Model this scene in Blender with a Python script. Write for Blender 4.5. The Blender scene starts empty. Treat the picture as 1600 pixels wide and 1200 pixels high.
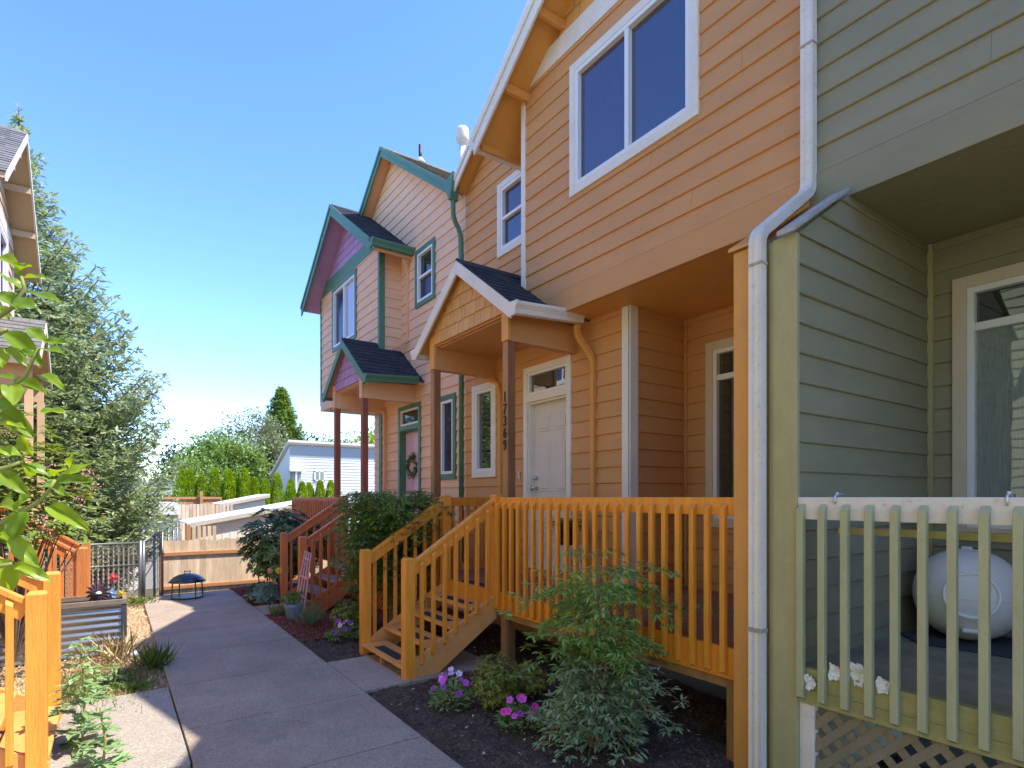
import bpy, bmesh, math, random
import numpy as np
from mathutils import Vector, Matrix
R = math.radians
random.seed(7); rng = np.random.default_rng(7)
scn = bpy.context.scene
COL = scn.collection

# ---------------------------------------------------------------- camera, world, sun, exposure
EYE = 1.784
cam_d = bpy.data.cameras.new('camera'); cam = bpy.data.objects.new('camera', cam_d); COL.objects.link(cam)
cam.location = (0, 0, EYE); cam.rotation_euler = (R(90), 0, -R(34.96))
cam_d.sensor_width = 36; cam_d.lens = 20.15; cam_d.shift_y = 0.1106; cam_d.clip_start = 0.05; cam_d.clip_end = 2000
scn.camera = cam
SUN = Vector((.475, -.40, 1)).normalized()
w = bpy.data.worlds.new('World'); scn.world = w; w.use_nodes = True
nt = w.node_tree; nt.nodes.clear()
sky = nt.nodes.new('ShaderNodeTexSky'); sky.sky_type = 'NISHITA'; sky.sun_disc = False
sky.sun_elevation = math.asin(SUN.z); sky.sun_rotation = math.atan2(SUN.x, SUN.y)
sky.air_density = 1.0; sky.dust_density = 0.1; sky.ozone_density = 5.0; sky.altitude = 60
bg = nt.nodes.new('ShaderNodeBackground'); bg.inputs[1].default_value = 0.135
wo = nt.nodes.new('ShaderNodeOutputWorld'); hs = nt.nodes.new('ShaderNodeHueSaturation'); hs.inputs['Hue'].default_value = .515; hs.inputs['Saturation'].default_value = 1.17; hs.inputs['Value'].default_value = .90; nt.links.new(sky.outputs[0], hs.inputs['Color']); nt.links.new(hs.outputs[0], bg.inputs[0]); nt.links.new(bg.outputs[0], wo.inputs[0])
sd = bpy.data.lights.new('sun', 'SUN'); sd.energy = 2.15; sd.angle = R(0.5); sd.color = (1.0, 0.93, 0.82)
so = bpy.data.objects.new('sun', sd); COL.objects.link(so); so.rotation_euler = SUN.to_track_quat('Z', 'Y').to_euler(); so.location = (20, -20, 40)
scn.view_settings.view_transform = 'Standard'; scn.view_settings.look = 'None'
scn.view_settings.exposure = 2.08; scn.view_settings.gamma = 1.0
scn.render.engine = 'CYCLES'
scn.cycles.max_bounces = 8; scn.cycles.diffuse_bounces = 5; scn.cycles.glossy_bounces = 3; scn.cycles.transmission_bounces = 4
scn.cycles.sample_clamp_indirect = 6

# ---------------------------------------------------------------- materials
MATS = {}
def newmat(name):
    m = bpy.data.materials.new(name); m.use_nodes = True; m.node_tree.nodes.clear(); MATS[name] = m
    return m, m.node_tree.nodes, m.node_tree.links
def N(ns, t, **kw):
    n = ns.new(t)
    for k, v in kw.items():
        if k.startswith('i_'): n.inputs[int(k[2:]) if k[2:].isdigit() else k[2:]].default_value = v
        else: setattr(n, k, v)
    return n
def c4(c): return (c[0], c[1], c[2], 1)
def paint(name, col, rough=0.55, var=0.10, scale=(3, 3, 3), grain=None, gstr=0.15, dirt=0.0, dirtcol=(.05, .04, .03), island=0.0, spec=0.4):
    """painted or natural surface: large soft tone variation, fine grain bump, optional dirt spots, optional tone per piece"""
    m, ns, ls = newmat(name)
    out = N(ns, 'ShaderNodeOutputMaterial'); b = N(ns, 'ShaderNodeBsdfPrincipled'); ls.new(b.outputs[0], out.inputs[0])
    b.inputs['Roughness'].default_value = rough; b.inputs['Specular IOR Level'].default_value = spec
    tc = N(ns, 'ShaderNodeTexCoord'); mp = N(ns, 'ShaderNodeMapping'); mp.inputs['Scale'].default_value = scale; ls.new(tc.outputs['Object'], mp.inputs[0])
    n1 = N(ns, 'ShaderNodeTexNoise'); n1.inputs['Scale'].default_value = 1.3; n1.inputs['Detail'].default_value = 6; n1.inputs['Roughness'].default_value = .65; ls.new(mp.outputs[0], n1.inputs[0])
    r = N(ns, 'ShaderNodeMapRange'); r.inputs['From Min'].default_value = .3; r.inputs['From Max'].default_value = .7
    r.inputs['To Min'].default_value = 1 - var; r.inputs['To Max'].default_value = 1 + var; ls.new(n1.outputs[0], r.inputs[0])
    val = r.outputs[0]
    if island:
        g = N(ns, 'ShaderNodeNewGeometry'); r2 = N(ns, 'ShaderNodeMapRange'); r2.inputs['To Min'].default_value = 1 - island; r2.inputs['To Max'].default_value = 1 + island
        ls.new(g.outputs['Random Per Island'], r2.inputs[0]); mu = N(ns, 'ShaderNodeMath', operation='MULTIPLY'); ls.new(val, mu.inputs[0]); ls.new(r2.outputs[0], mu.inputs[1]); val = mu.outputs[0]
    hs = N(ns, 'ShaderNodeHueSaturation'); hs.inputs['Color'].default_value = c4(col); ls.new(val, hs.inputs['Value'])
    colout = hs.outputs[0]
    if dirt:
        n3 = N(ns, 'ShaderNodeTexNoise'); n3.inputs['Scale'].default_value = 9; n3.inputs['Detail'].default_value = 8; n3.inputs['Roughness'].default_value = .75; ls.new(mp.outputs[0], n3.inputs[0])
        r3 = N(ns, 'ShaderNodeMapRange'); r3.inputs['From Min'].default_value = .56; r3.inputs['From Max'].default_value = .72; r3.inputs['To Max'].default_value = dirt; ls.new(n3.outputs[0], r3.inputs[0])
        mx = N(ns, 'ShaderNodeMix', data_type='RGBA'); mx.inputs['B'].default_value = c4(dirtcol); ls.new(r3.outputs[0], mx.inputs['Factor']); ls.new(colout, mx.inputs['A']); colout = mx.outputs['Result']
    ls.new(colout, b.inputs['Base Color'])
    if grain:
        mp2 = N(ns, 'ShaderNodeMapping'); mp2.inputs['Scale'].default_value = grain; ls.new(tc.outputs['Object'], mp2.inputs[0])
        n2 = N(ns, 'ShaderNodeTexNoise'); n2.inputs['Scale'].default_value = 1; n2.inputs['Detail'].default_value = 5; n2.inputs['Distortion'].default_value = .6; ls.new(mp2.outputs[0], n2.inputs[0])
        bp = N(ns, 'ShaderNodeBump'); bp.inputs['Strength'].default_value = gstr; bp.inputs['Distance'].default_value = .01; ls.new(n2.outputs[0], bp.inputs['Height']); ls.new(bp.outputs[0], b.inputs['Normal'])
    return m
SG = (14, 14, 190)          # lap siding: embossed grain running along the boards
VG = (70, 70, 5)            # upright timber grain
paint('orange siding', (.59, .285, .10), .6, .06, (1.2, 1.2, 4), SG, .3, .10, (.42, .20, .09), island=.03)
paint('orange trim', (.68, .31, .07), .55, .05, (3, 3, 3), (30, 30, 60), .12)
paint('sage siding', (.28, .25, .15), .6, .07, (1.2, 1.2, 4), SG, .4, .16, (.16, .14, .08), island=.035)
paint('sage trim', (.40, .35, .165), .6, .1, (4, 4, 2), VG, .3, .25, (.2, .15, .07))
paint('sage balusters', (.43, .41, .22), .6, .1, (5, 5, 2), VG, .3, .35, (.24, .2, .09))
paint('lattice brown', (.26, .21, .13), .7, .15, (4, 4, 4), VG, .4)
paint('sage rim', (.37, .34, .14), .6, .12, (3, 3, 8), (30, 30, 90), .35, .3, (.2, .15, .05))
paint('peach siding', (.80, .50, .30), .6, .05, (2, 2, 5), SG, .18, island=.025)
paint('peach trim', (.76, .40, .22), .55, .05, (3, 3, 3), (30, 30, 60), .1)
paint('tan siding', (.60, .42, .24), .6, .05, (2, 2, 5), SG, .18)
paint('pale green siding', (.46, .50, .30), .6, .05, (2, 2, 5), SG, .18)
paint('green trim', (.085, .20, .12), .5, .08, (3, 3, 3), (40, 40, 40), .1)
paint('purple shingles', (.42, .24, .42), .6, .08, (3, 3, 3), VG, .2, island=.08)
paint('orange shingles', (.64, .33, .10), .6, .06, (3, 3, 3), VG, .25, island=.06)
paint('white trim', (.76, .69, .57), .55, .06, (3, 3, 3), (30, 30, 30), .12, .18, (.33, .28, .2))
paint('weathered white', (.73, .66, .56), .55, .08, (3, 3, 3), (30, 30, 30), .2, .6, (.24, .21, .17))
paint('worn wood cap', (.40, .36, .31), .8, .25, (3, 3, 3), (25, 60, 60), .8, .8, (.08, .07, .06))
paint('cream trim', (.62, .50, .36), .55, .05, (3, 3, 3), (30, 30, 30), .1, .1, (.3, .22, .14))
paint('vinyl', (.76, .75, .72), .35, .02)
paint('door paint', (.66, .60, .52), .4, .03)
paint('pink door', (.70, .45, .52), .4, .05)
paint('rail orange', (.78, .285, .024), .45, .17, (16, 16, 1.6), (70, 70, 7), .45, .12, (.35, .12, .02), spec=.45)
paint('tread orange', (.72, .33, .09), .6, .14, (4, 4, 4), (10, 60, 60), .3, .3, (.3, .16, .08))
paint('rail amber', (.72, .31, .045), .5, .17, (16, 16, 1.6), (70, 70, 7), .45, .12, (.4, .16, .03))
paint('rail red', (.60, .17, .050), .5, .17, (16, 16, 1.6), (70, 70, 7), .45, .15, (.16, .04, .02))
paint('rail rust', (.58, .20, .055), .5, .17, (16, 16, 1.6), (70, 70, 7), .45, .15, (.3, .09, .03))
paint('deck boards brown', (.30, .125, .06), .6, .2, (2, 2, 2), (80, 8, 80), .3, .2, (.12, .06, .03), island=.1)
paint('deck boards grey', (.26, .23, .19), .7, .22, (2, 2, 2), (80, 8, 80), .4, .35, (.11, .085, .06), island=.14)
paint('deck boards sage', (.30, .25, .15), .7, .22, (2, 2, 2), (80, 8, 80), .4, .5, (.10, .08, .05), island=.14)
paint('post wood', (.24, .10, .038), .6, .25, (6, 6, 1.2), VG, .4, .35, (.10, .05, .02))
paint('post red', (.30, .085, .04), .6, .2, (6, 6, 1.2), VG, .3)
paint('raw post', (.38, .19, .075), .7, .25, (6, 6, 1.5), VG, .4, .4, (.16, .08, .03))
paint('black grip', (.035, .037, .04), .9, .2, (20, 20, 20), (300, 300, 300), .6)
paint('roof shingle', (.040, .042, .046), .9, .25, (9, 9, 9), (160, 160, 160), .9, .35, (.10, .10, .10), island=.28)
paint('roof shingle grey', (.16, .155, .15), .9, .2, (9, 9, 9), (160, 160, 160), .8, .3, (.26, .24, .18), island=.22)
paint('roof shingle old', (.17, .145, .10), .9, .3, (9, 9, 9), (160, 160, 160), .8, .6, (.34, .29, .17), island=.25)
paint('concrete shade', (.36, .285, .215), .85, .22, (.8, .8, .8), (150, 150, 150), .7, .55, (.14, .13, .12))
paint('concrete light', (.34, .295, .24), .85, .12, (1.5, 1.5, 1.5), (120, 120, 120), .6, .4, (.24, .2, .15))
paint('soil', (.085, .055, .036), .95, .4, (5, 5, 5), (90, 90, 90), 1.0, .6, (.012, .009, .008))
paint('soil chips', (.10, .075, .055), .9, .3, island=.75)
paint('pale chips', (.42, .38, .32), .9, .3, island=.5)
paint('red mulch', (.26, .07, .04), .9, .25, (9, 9, 9), (60, 60, 60), .8, island=.6)
paint('dry ground', (.40, .28, .17), .95, .25, (3, 3, 3), (60, 60, 60), .8, .7, (.26, .13, .07))
paint('terrain', (.14, .13, .07), .95, .3, (.3, .3, .3), (5, 5, 5), .6, .6, (.07, .10, .03))
paint('fence grey', (.62, .47, .31), .85, .22, (5, 5, 1), (60, 60, 4), .5, .5, (.15, .11, .08), island=.2)
paint('fence rail', (.48, .22, .09), .7, .15, (5, 5, 5), (6, 60, 60), .3)
paint('far fence', (.50, .24, .09), .7, .15, (5, 5, 1), (40, 40, 4), .3, island=.12)
paint('shed wall', (.78, .73, .63), .7, .06, (2, 2, 2), (40, 40, 5), .2)
paint('shed wall pale', (.74, .72, .68), .7, .05, (2, 2, 2), (40, 40, 5), .2)
paint('shed roof', (.80, .80, .78), .6, .04)
paint('shed fascia', (.55, .50, .42), .7, .1)
paint('far white wall', (.66, .62, .56), .7, .03, (.5, .5, .5))
paint('far grey wall', (.30, .32, .34), .7, .03)
paint('far roof', (.22, .23, .25), .8, .1)
paint('corrugated', (.30, .30, .29), .32, .12, (1, 1, 3), (10, 10, 10), .1, .3, (.2, .17, .12), spec=.6); MATS['corrugated'].node_tree.nodes['Principled BSDF'].inputs['Metallic'].default_value = .75
paint('bed timber', (.22, .17, .13), .85, .2, (5, 5, 5), (6, 60, 60), .5, .4, (.1, .07, .05))
paint('dark steel', (.05, .055, .06), .4, .1, spec=.5)
paint('chain steel', (.20, .21, .22), .45, .1); MATS['chain steel'].node_tree.nodes['Principled BSDF'].inputs['Metallic'].default_value = .6
paint('fence slat', (.52, .44, .35), .7, .1)
paint('grill enamel', (.012, .016, .024), .22, .1, spec=.6)
paint('nickel', (.55, .52, .47), .25, .03); MATS['nickel'].node_tree.nodes['Principled BSDF'].inputs['Metallic'].default_value = 1
paint('iron black', (.02, .018, .016), .5, .1)
paint('galvanised', (.62, .64, .65), .35, .08); MATS['galvanised'].node_tree.nodes['Principled BSDF'].inputs['Metallic'].default_value = .5
paint('tumbler plastic', (.78, .72, .62), .35, .04, (3, 3, 3), None)
paint('tumbler lid', (.80, .76, .70), .25, .04)
paint('dark mat', (.065, .06, .058), .9, .1, (4, 4, 4), (200, 200, 200), .4)
paint('paper', (.80, .78, .76), .8, .05)
paint('pink lattice', (.56, .33, .34), .65, .12)
paint('blue pot', (.17, .21, .26), .35, .2, (12, 12, 12))
paint('bark', (.16, .12, .085), .9, .3, (8, 8, 2), (40, 40, 8), .9)
paint('twig', (.22, .15, .08), .8, .2)
paint('green stem', (.25, .26, .07), .6, .2)
paint('pink petals', (.62, .10, .50), .6, .1, island=.3)
paint('purple petals', (.30, .04, .36), .6, .1, island=.3)
paint('magenta petals', (.70, .05, .45), .6, .1)
paint('pale petals', (.60, .42, .60), .6, .1, island=.3)
paint('yellow', (.80, .52, .03), .5, .1)
paint('orange ornament', (.78, .24, .06), .5, .1)
paint('pinwheel blue', (.25, .42, .62), .3, .1, island=.3)
paint('pinwheel red', (.75, .12, .14), .35, .1)
paint('pinwheel bronze', (.10, .06, .07), .3, .2, island=.5)
paint('pinwheel white', (.75, .75, .72), .35, .1)
paint('straw', (.58, .46, .24), .8, .2, island=.35)
paint('blossom', (.46, .24, .22), .8, .2, island=.4)
paint('curtain', (.44, .42, .34), .9, .1, (6, 6, 1))

def speckle(name, scale, amt):
    m = MATS[name]; ns, ls = m.node_tree.nodes, m.node_tree.links; b = ns['Principled BSDF']; src = b.inputs['Base Color'].links[0].from_socket
    tc = N(ns, 'ShaderNodeTexCoord'); v = N(ns, 'ShaderNodeTexVoronoi'); v.inputs['Scale'].default_value = scale; ls.new(tc.outputs['Object'], v.inputs[0])
    sp = N(ns, 'ShaderNodeSeparateColor'); ls.new(v.outputs['Color'], sp.inputs[0]); r = N(ns, 'ShaderNodeMapRange'); r.inputs['To Min'].default_value = 1 - amt; r.inputs['To Max'].default_value = 1 + amt; ls.new(sp.outputs[0], r.inputs[0])
    hs = N(ns, 'ShaderNodeHueSaturation'); ls.new(src, hs.inputs['Color']); ls.new(r.outputs[0], hs.inputs['Value']); ls.new(hs.outputs[0], b.inputs['Base Color'])
speckle('concrete shade', 150, .28); speckle('concrete light', 130, .28); speckle('dry ground', 60, .35); speckle('soil', 70, .5)

def glass(name, dark, refl, rough=.02, weave=0.0):
    m, ns, ls = newmat(name)
    out = N(ns, 'ShaderNodeOutputMaterial'); d = N(ns, 'ShaderNodeBsdfDiffuse'); g = N(ns, 'ShaderNodeBsdfGlossy'); mx = N(ns, 'ShaderNodeMixShader')
    g.inputs['Roughness'].default_value = rough; g.inputs['Color'].default_value = (.95, .97, 1, 1); d.inputs[0].default_value = c4(dark)
    lw = N(ns, 'ShaderNodeLayerWeight'); lw.inputs[0].default_value = .35
    r = N(ns, 'ShaderNodeMapRange'); r.inputs['To Min'].default_value = refl * .75; r.inputs['To Max'].default_value = min(1, refl * 1.7); ls.new(lw.outputs['Fresnel'], r.inputs[0])
    ls.new(r.outputs[0], mx.inputs[0]); ls.new(d.outputs[0], mx.inputs[1]); ls.new(g.outputs[0], mx.inputs[2]); ls.new(mx.outputs[0], out.inputs[0])
    tc = N(ns, 'ShaderNodeTexCoord'); n = N(ns, 'ShaderNodeTexNoise'); n.inputs['Scale'].default_value = 1.6; ls.new(tc.outputs['Object'], n.inputs[0])
    b = N(ns, 'ShaderNodeBump'); b.inputs['Strength'].default_value = .05; b.inputs['Distance'].default_value = .05; ls.new(n.outputs[0], b.inputs['Height']); ls.new(b.outputs[0], g.inputs['Normal'])
    if weave:
        mp = N(ns, 'ShaderNodeMapping'); mp.inputs['Scale'].default_value = (9, 40, 3); ls.new(tc.outputs['Object'], mp.inputs[0])
        n2 = N(ns, 'ShaderNodeTexNoise'); n2.inputs['Scale'].default_value = 3; n2.inputs['Detail'].default_value = 4; ls.new(mp.outputs[0], n2.inputs[0])
        hs = N(ns, 'ShaderNodeHueSaturation'); hs.inputs['Color'].default_value = c4(dark); r2 = N(ns, 'ShaderNodeMapRange'); r2.inputs['To Min'].default_value = 1 - weave; r2.inputs['To Max'].default_value = 1 + weave
        ls.new(n2.outputs[0], r2.inputs[0]); ls.new(r2.outputs[0], hs.inputs['Value']); ls.new(hs.outputs[0], d.inputs[0])
    return m
glass('glass sky', (.046, .038, .062), .085, .02, .5)
glass('glass screen', (.035, .037, .062), .09, .12, .3)
glass('glass low', (.030, .035, .022), .15)
glass('glass curtain', (.20, .225, .19), .17, .02, .5)
glass('glass curtain blue', (.40, .42, .50), .2, .02, .3)

def leafmat(name, c1, c2, c3=None, trans=.35, rough=.45, spec=.35):
    m, ns, ls = newmat(name)
    out = N(ns, 'ShaderNodeOutputMaterial'); b = N(ns, 'ShaderNodeBsdfPrincipled'); t = N(ns, 'ShaderNodeBsdfTranslucent'); mx = N(ns, 'ShaderNodeMixShader')
    g = N(ns, 'ShaderNodeNewGeometry'); cr = N(ns, 'ShaderNodeValToRGB'); ls.new(g.outputs['Random Per Island'], cr.inputs[0])
    e = cr.color_ramp.elements; e[0].color = c4(c1); e[1].color = c4(c2)
    if c3: x = cr.color_ramp.elements.new(.93); x.color = c4(c2); e[-1].color = c4(c3)
    tc = N(ns, 'ShaderNodeTexCoord'); n = N(ns, 'ShaderNodeTexNoise'); n.inputs['Scale'].default_value = 1.7; ls.new(tc.outputs['Object'], n.inputs[0])
    r = N(ns, 'ShaderNodeMapRange'); r.inputs['From Min'].default_value = .3; r.inputs['From Max'].default_value = .7; r.inputs['To Min'].default_value = .8; r.inputs['To Max'].default_value = 1.2; ls.new(n.outputs[0], r.inputs[0])
    hs = N(ns, 'ShaderNodeHueSaturation'); ls.new(cr.outputs[0], hs.inputs['Color']); ls.new(r.outputs[0], hs.inputs['Value'])
    ls.new(hs.outputs[0], b.inputs['Base Color']); b.inputs['Roughness'].default_value = rough; b.inputs['Specular IOR Level'].default_value = spec
    hs2 = N(ns, 'ShaderNodeHueSaturation'); hs2.inputs['Hue'].default_value = .48; hs2.inputs['Saturation'].default_value = 1.15; hs2.inputs['Value'].default_value = 1.5; ls.new(hs.outputs[0], hs2.inputs['Color']); ls.new(hs2.outputs[0], t.inputs[0])
    mx.inputs[0].default_value = trans; ls.new(b.outputs[0], mx.inputs[1]); ls.new(t.outputs[0], mx.inputs[2]); ls.new(mx.outputs[0], out.inputs[0])
    return m
leafmat('spruce needles', (.17, .24, .11), (.38, .46, .24), (.26, .18, .09), .3)
leafmat('nandina leaf', (.16, .28, .06), (.30, .44, .12), (.32, .36, .07), .35)
leafmat('nandina blue leaf', (.21, .28, .14), (.36, .44, .23), (.24, .42, .07), .25)
leafmat('nandina lime leaf', (.14, .24, .04), (.30, .40, .06), (.36, .28, .06), .35)
leafmat('nandina dark leaf', (.06, .13, .04), (.15, .26, .07), (.18, .26, .05), .3)
leafmat('rhodo leaf', (.05, .10, .03), (.13, .21, .06), (.28, .24, .04), .15, .35, .5)
leafmat('box leaf', (.15, .18, .03), (.36, .40, .07), (.16, .09, .05), .3)
leafmat('petunia leaf', (.16, .26, .08), (.30, .44, .14), None, .3)
leafmat('rosemary leaf', (.11, .16, .09), (.20, .26, .15), None, .2)
leafmat('grass leaf', (.10, .16, .03), (.20, .30, .06), (.36, .32, .14), .3)
leafmat('thistle leaf', (.18, .30, .12), (.32, .46, .22), None, .3)
leafmat('magnolia leaf', (.13, .24, .02), (.26, .38, .035), None, .45, .35, .5)
leafmat('bush leaf', (.10, .17, .03), (.22, .30, .06), (.35, .33, .1), .3)
leafmat('far leaf green', (.10, .17, .035), (.24, .34, .07), None, .3)
leafmat('far leaf yellow', (.18, .27, .03), (.38, .46, .06), None, .3)
leafmat('far leaf dark', (.025, .05, .025), (.06, .10, .045), None, .15)
leafmat('far leaf grey', (.14, .17, .08), (.28, .30, .15), None, .2)
leafmat('arborvitae leaf', (.16, .28, .012), (.36, .50, .02), None, .3)

# ---------------------------------------------------------------- helpers
def tag(o, label, cat, group=None, kind=None):
    if label: o['label'] = label
    if cat: o['category'] = cat
    if group: o['group'] = group
    if kind: o['kind'] = kind
    return o
def thing(name, label, cat, loc=(0, 0, 0), group=None):
    o = bpy.data.objects.new(name, None); COL.objects.link(o); o.location = loc; o.empty_display_size = .2
    return tag(o, label, cat, group)
def link(name, me, mat, parent=None, smooth=False):
    o = bpy.data.objects.new(name, me); COL.objects.link(o)
    if mat: me.materials.append(MATS[mat])
    if smooth: me.polygons.foreach_set('use_smooth', [True] * len(me.polygons))
    if parent is not None:
        o.parent = parent
        loc = Vector((0, 0, 0)); p = parent
        while p: loc += Vector(p.location); p = p.parent
        o.location = -loc
    return o
class MB:
    def __init__(s, T=None): s.v = []; s.f = []; s.T = T
    def add(s, vs, fs):
        b = len(s.v)
        for p in vs: s.v.append(tuple(s.T(*p)) if s.T else tuple(p))
        for f in fs: s.f.append([i + b for i in f])
    def box(s, x0, x1, y0, y1, z0, z1):
        s.add([(x0, y0, z0), (x1, y0, z0), (x1, y1, z0), (x0, y1, z0), (x0, y0, z1), (x1, y0, z1), (x1, y1, z1), (x0, y1, z1)],
              [(3, 2, 1, 0), (4, 5, 6, 7), (0, 1, 5, 4), (1, 2, 6, 5), (2, 3, 7, 6), (3, 0, 4, 7)]); return s
    def prism(s, poly, ext):
        n = len(poly); e = Vector(ext); a = [Vector(p) for p in poly]
        s.add(a + [p + e for p in a], [tuple(range(n)), tuple(range(2 * n - 1, n - 1, -1))] + [(i, i + n, (i + 1) % n + n, (i + 1) % n) for i in range(n)]); return s
    def quad(s, a, b, c, d): s.add([a, b, c, d], [(0, 1, 2, 3)]); return s
    def beam(s, p, q, w_, h, up=(0, 0, 1)):
        p = Vector(p); q = Vector(q); d = (q - p).normalized(); sd_ = d.cross(Vector(up)).normalized(); u = sd_.cross(d)
        a = sd_ * w_ / 2; b = u * h / 2
        vs = [p - a - b, p + a - b, p + a + b, p - a + b, q - a - b, q + a - b, q + a + b, q - a + b]
        s.add(vs, [(3, 2, 1, 0), (4, 5, 6, 7), (0, 1, 5, 4), (1, 2, 6, 5), (2, 3, 7, 6), (3, 0, 4, 7)]); return s
    def tube(s, pts, r, seg=8, flat=None):
        pts = [Vector(p) for p in pts]; n = len(pts); rr = r if isinstance(r, (list, tuple)) else [r] * n
        vs = []; fs = []; ref = Vector((0, 0, 1))
        d0 = (pts[1] - pts[0]).normalized()
        if abs(d0.z) > .9: ref = Vector((1, 0, 0))
        a = d0.cross(ref).normalized()
        for i, p in enumerate(pts):
            d = (pts[min(i + 1, n - 1)] - pts[max(i - 1, 0)]).normalized()
            a = (a - d * a.dot(d)).normalized(); b = d.cross(a)
            for k in range(seg):
                t = 2 * math.pi * (k + .5) / seg
                vs.append(p + (a * math.cos(t) + b * math.sin(t)) * rr[i])
        for i in range(n - 1):
            for k in range(seg):
                k2 = (k + 1) % seg; fs.append((i * seg + k, i * seg + k2, (i + 1) * seg + k2, (i + 1) * seg + k))
        fs.append(tuple(range(seg - 1, -1, -1))); fs.append(tuple((n - 1) * seg + k for k in range(seg)))
        s.add(vs, fs); return s
    def lathe(s, c, prof, seg=24, axis='z', sx=1, sy=1):
        vs = []; fs = []; n = len(prof); c = Vector(c)
        for r, z in prof:
            for k in range(seg):
                t = 2 * math.pi * k / seg; vs.append(c + Vector((r * sx * math.cos(t), r * sy * math.sin(t), z)))
        for i in range(n - 1):
            for k in range(seg):
                k2 = (k + 1) % seg; fs.append((i * seg + k, i * seg + k2, (i + 1) * seg + k2, (i + 1) * seg + k))
        fs.append(tuple(range(seg - 1, -1, -1))); fs.append(tuple((n - 1) * seg + k for k in range(seg)))
        s.add(vs, fs); return s
    def build(s, name, mat, parent=None, bevel=0, smooth=False, label=None):
        me = bpy.data.meshes.new(name); me.from_pydata(s.v, [], s.f); me.update()
        if s.T and s.f:
            bm = bmesh.new(); bm.from_mesh(me); bmesh.ops.recalc_face_normals(bm, faces=bm.faces); bm.to_mesh(me); bm.free()
        o = link(name, me, mat, parent, smooth)
        if bevel:
            m = o.modifiers.new('bevel', 'BEVEL'); m.width = bevel; m.segments = 2; m.limit_method = 'ANGLE'
        if label: o['label'] = label
        return o
def arr_mesh(name, V, F, mat, parent=None, smooth=False):
    me = bpy.data.meshes.new(name); me.from_pydata(V.tolist() if hasattr(V, 'tolist') else V, [], F.tolist() if hasattr(F, 'tolist') else F); me.update()
    return link(name, me, mat, parent, smooth)
def unit(a): return a / (np.linalg.norm(a, axis=1, keepdims=True) + 1e-9)
LEAF = {
 'diamond': (np.array([(0, 0, 0), (.5, .5, .06), (1, 0, 0), (.5, -.5, .06)]), [(0, 1, 2), (0, 2, 3)]),
 'leaf': (np.array([(0, 0, 0), (.3, .42, .07), (.7, .36, .05), (1, 0, -.06), (.7, -.36, .05), (.3, -.42, .07), (.35, 0, 0), (.7, 0, -.01)]),
          [(0, 1, 6), (1, 2, 7, 6), (2, 3, 7), (0, 6, 5), (6, 7, 4, 5), (7, 3, 4)]),
 'needle': (np.array([(0, .5, 0), (0, -.5, 0), (.8, -.35, .02), (1, 0, 0), (.8, .35, .02)]), [(0, 1, 2, 3, 4)]),
}
def leaves(name, P, D, U, L, W, mat, parent=None, shape='leaf'):
    """one mesh of many little leaves: base points P, directions D, up vectors U, lengths L, widths W"""
    P = np.asarray(P, float); n = len(P); D = unit(np.asarray(D, float)); U = np.asarray(U, float)
    S_ = unit(np.cross(D, U)); U = np.cross(S_, D); L = np.broadcast_to(L, (n,)).astype(float); W = np.broadcast_to(W, (n,)).astype(float)
    T, F = LEAF[shape]; k = len(T)
    V = P[:, None, :] + T[None, :, 0, None] * (L[:, None] * D)[:, None, :].reshape(n, 1, 3) + T[None, :, 1, None] * (W[:, None] * S_).reshape(n, 1, 3) + T[None, :, 2, None] * (L[:, None] * U).reshape(n, 1, 3)
    V = V.reshape(-1, 3)
    me = bpy.data.meshes.new(name)
    fl = [len(f) for f in F]; idx = np.concatenate([np.array(f) for f in F]); nl = len(idx)
    loops = (idx[None, :] + (np.arange(n) * k)[:, None]).reshape(-1)
    starts = np.concatenate([[0], np.cumsum(fl)[:-1]]); ls_ = (starts[None, :] + (np.arange(n) * nl)[:, None]).reshape(-1)
    me.vertices.add(len(V)); me.vertices.foreach_set('co', V.reshape(-1))
    me.loops.add(len(loops)); me.loops.foreach_set('vertex_index', loops.astype(np.int32))
    me.polygons.add(len(ls_)); me.polygons.foreach_set('loop_start', ls_.astype(np.int32)); me.polygons.foreach_set('loop_total', np.tile(fl, n).astype(np.int32))
    me.update(calc_edges=True); me.validate()
    return link(name, me, mat, parent)
def rdir(n):
    a = rng.normal(size=(n, 3)); return unit(a)

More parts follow.
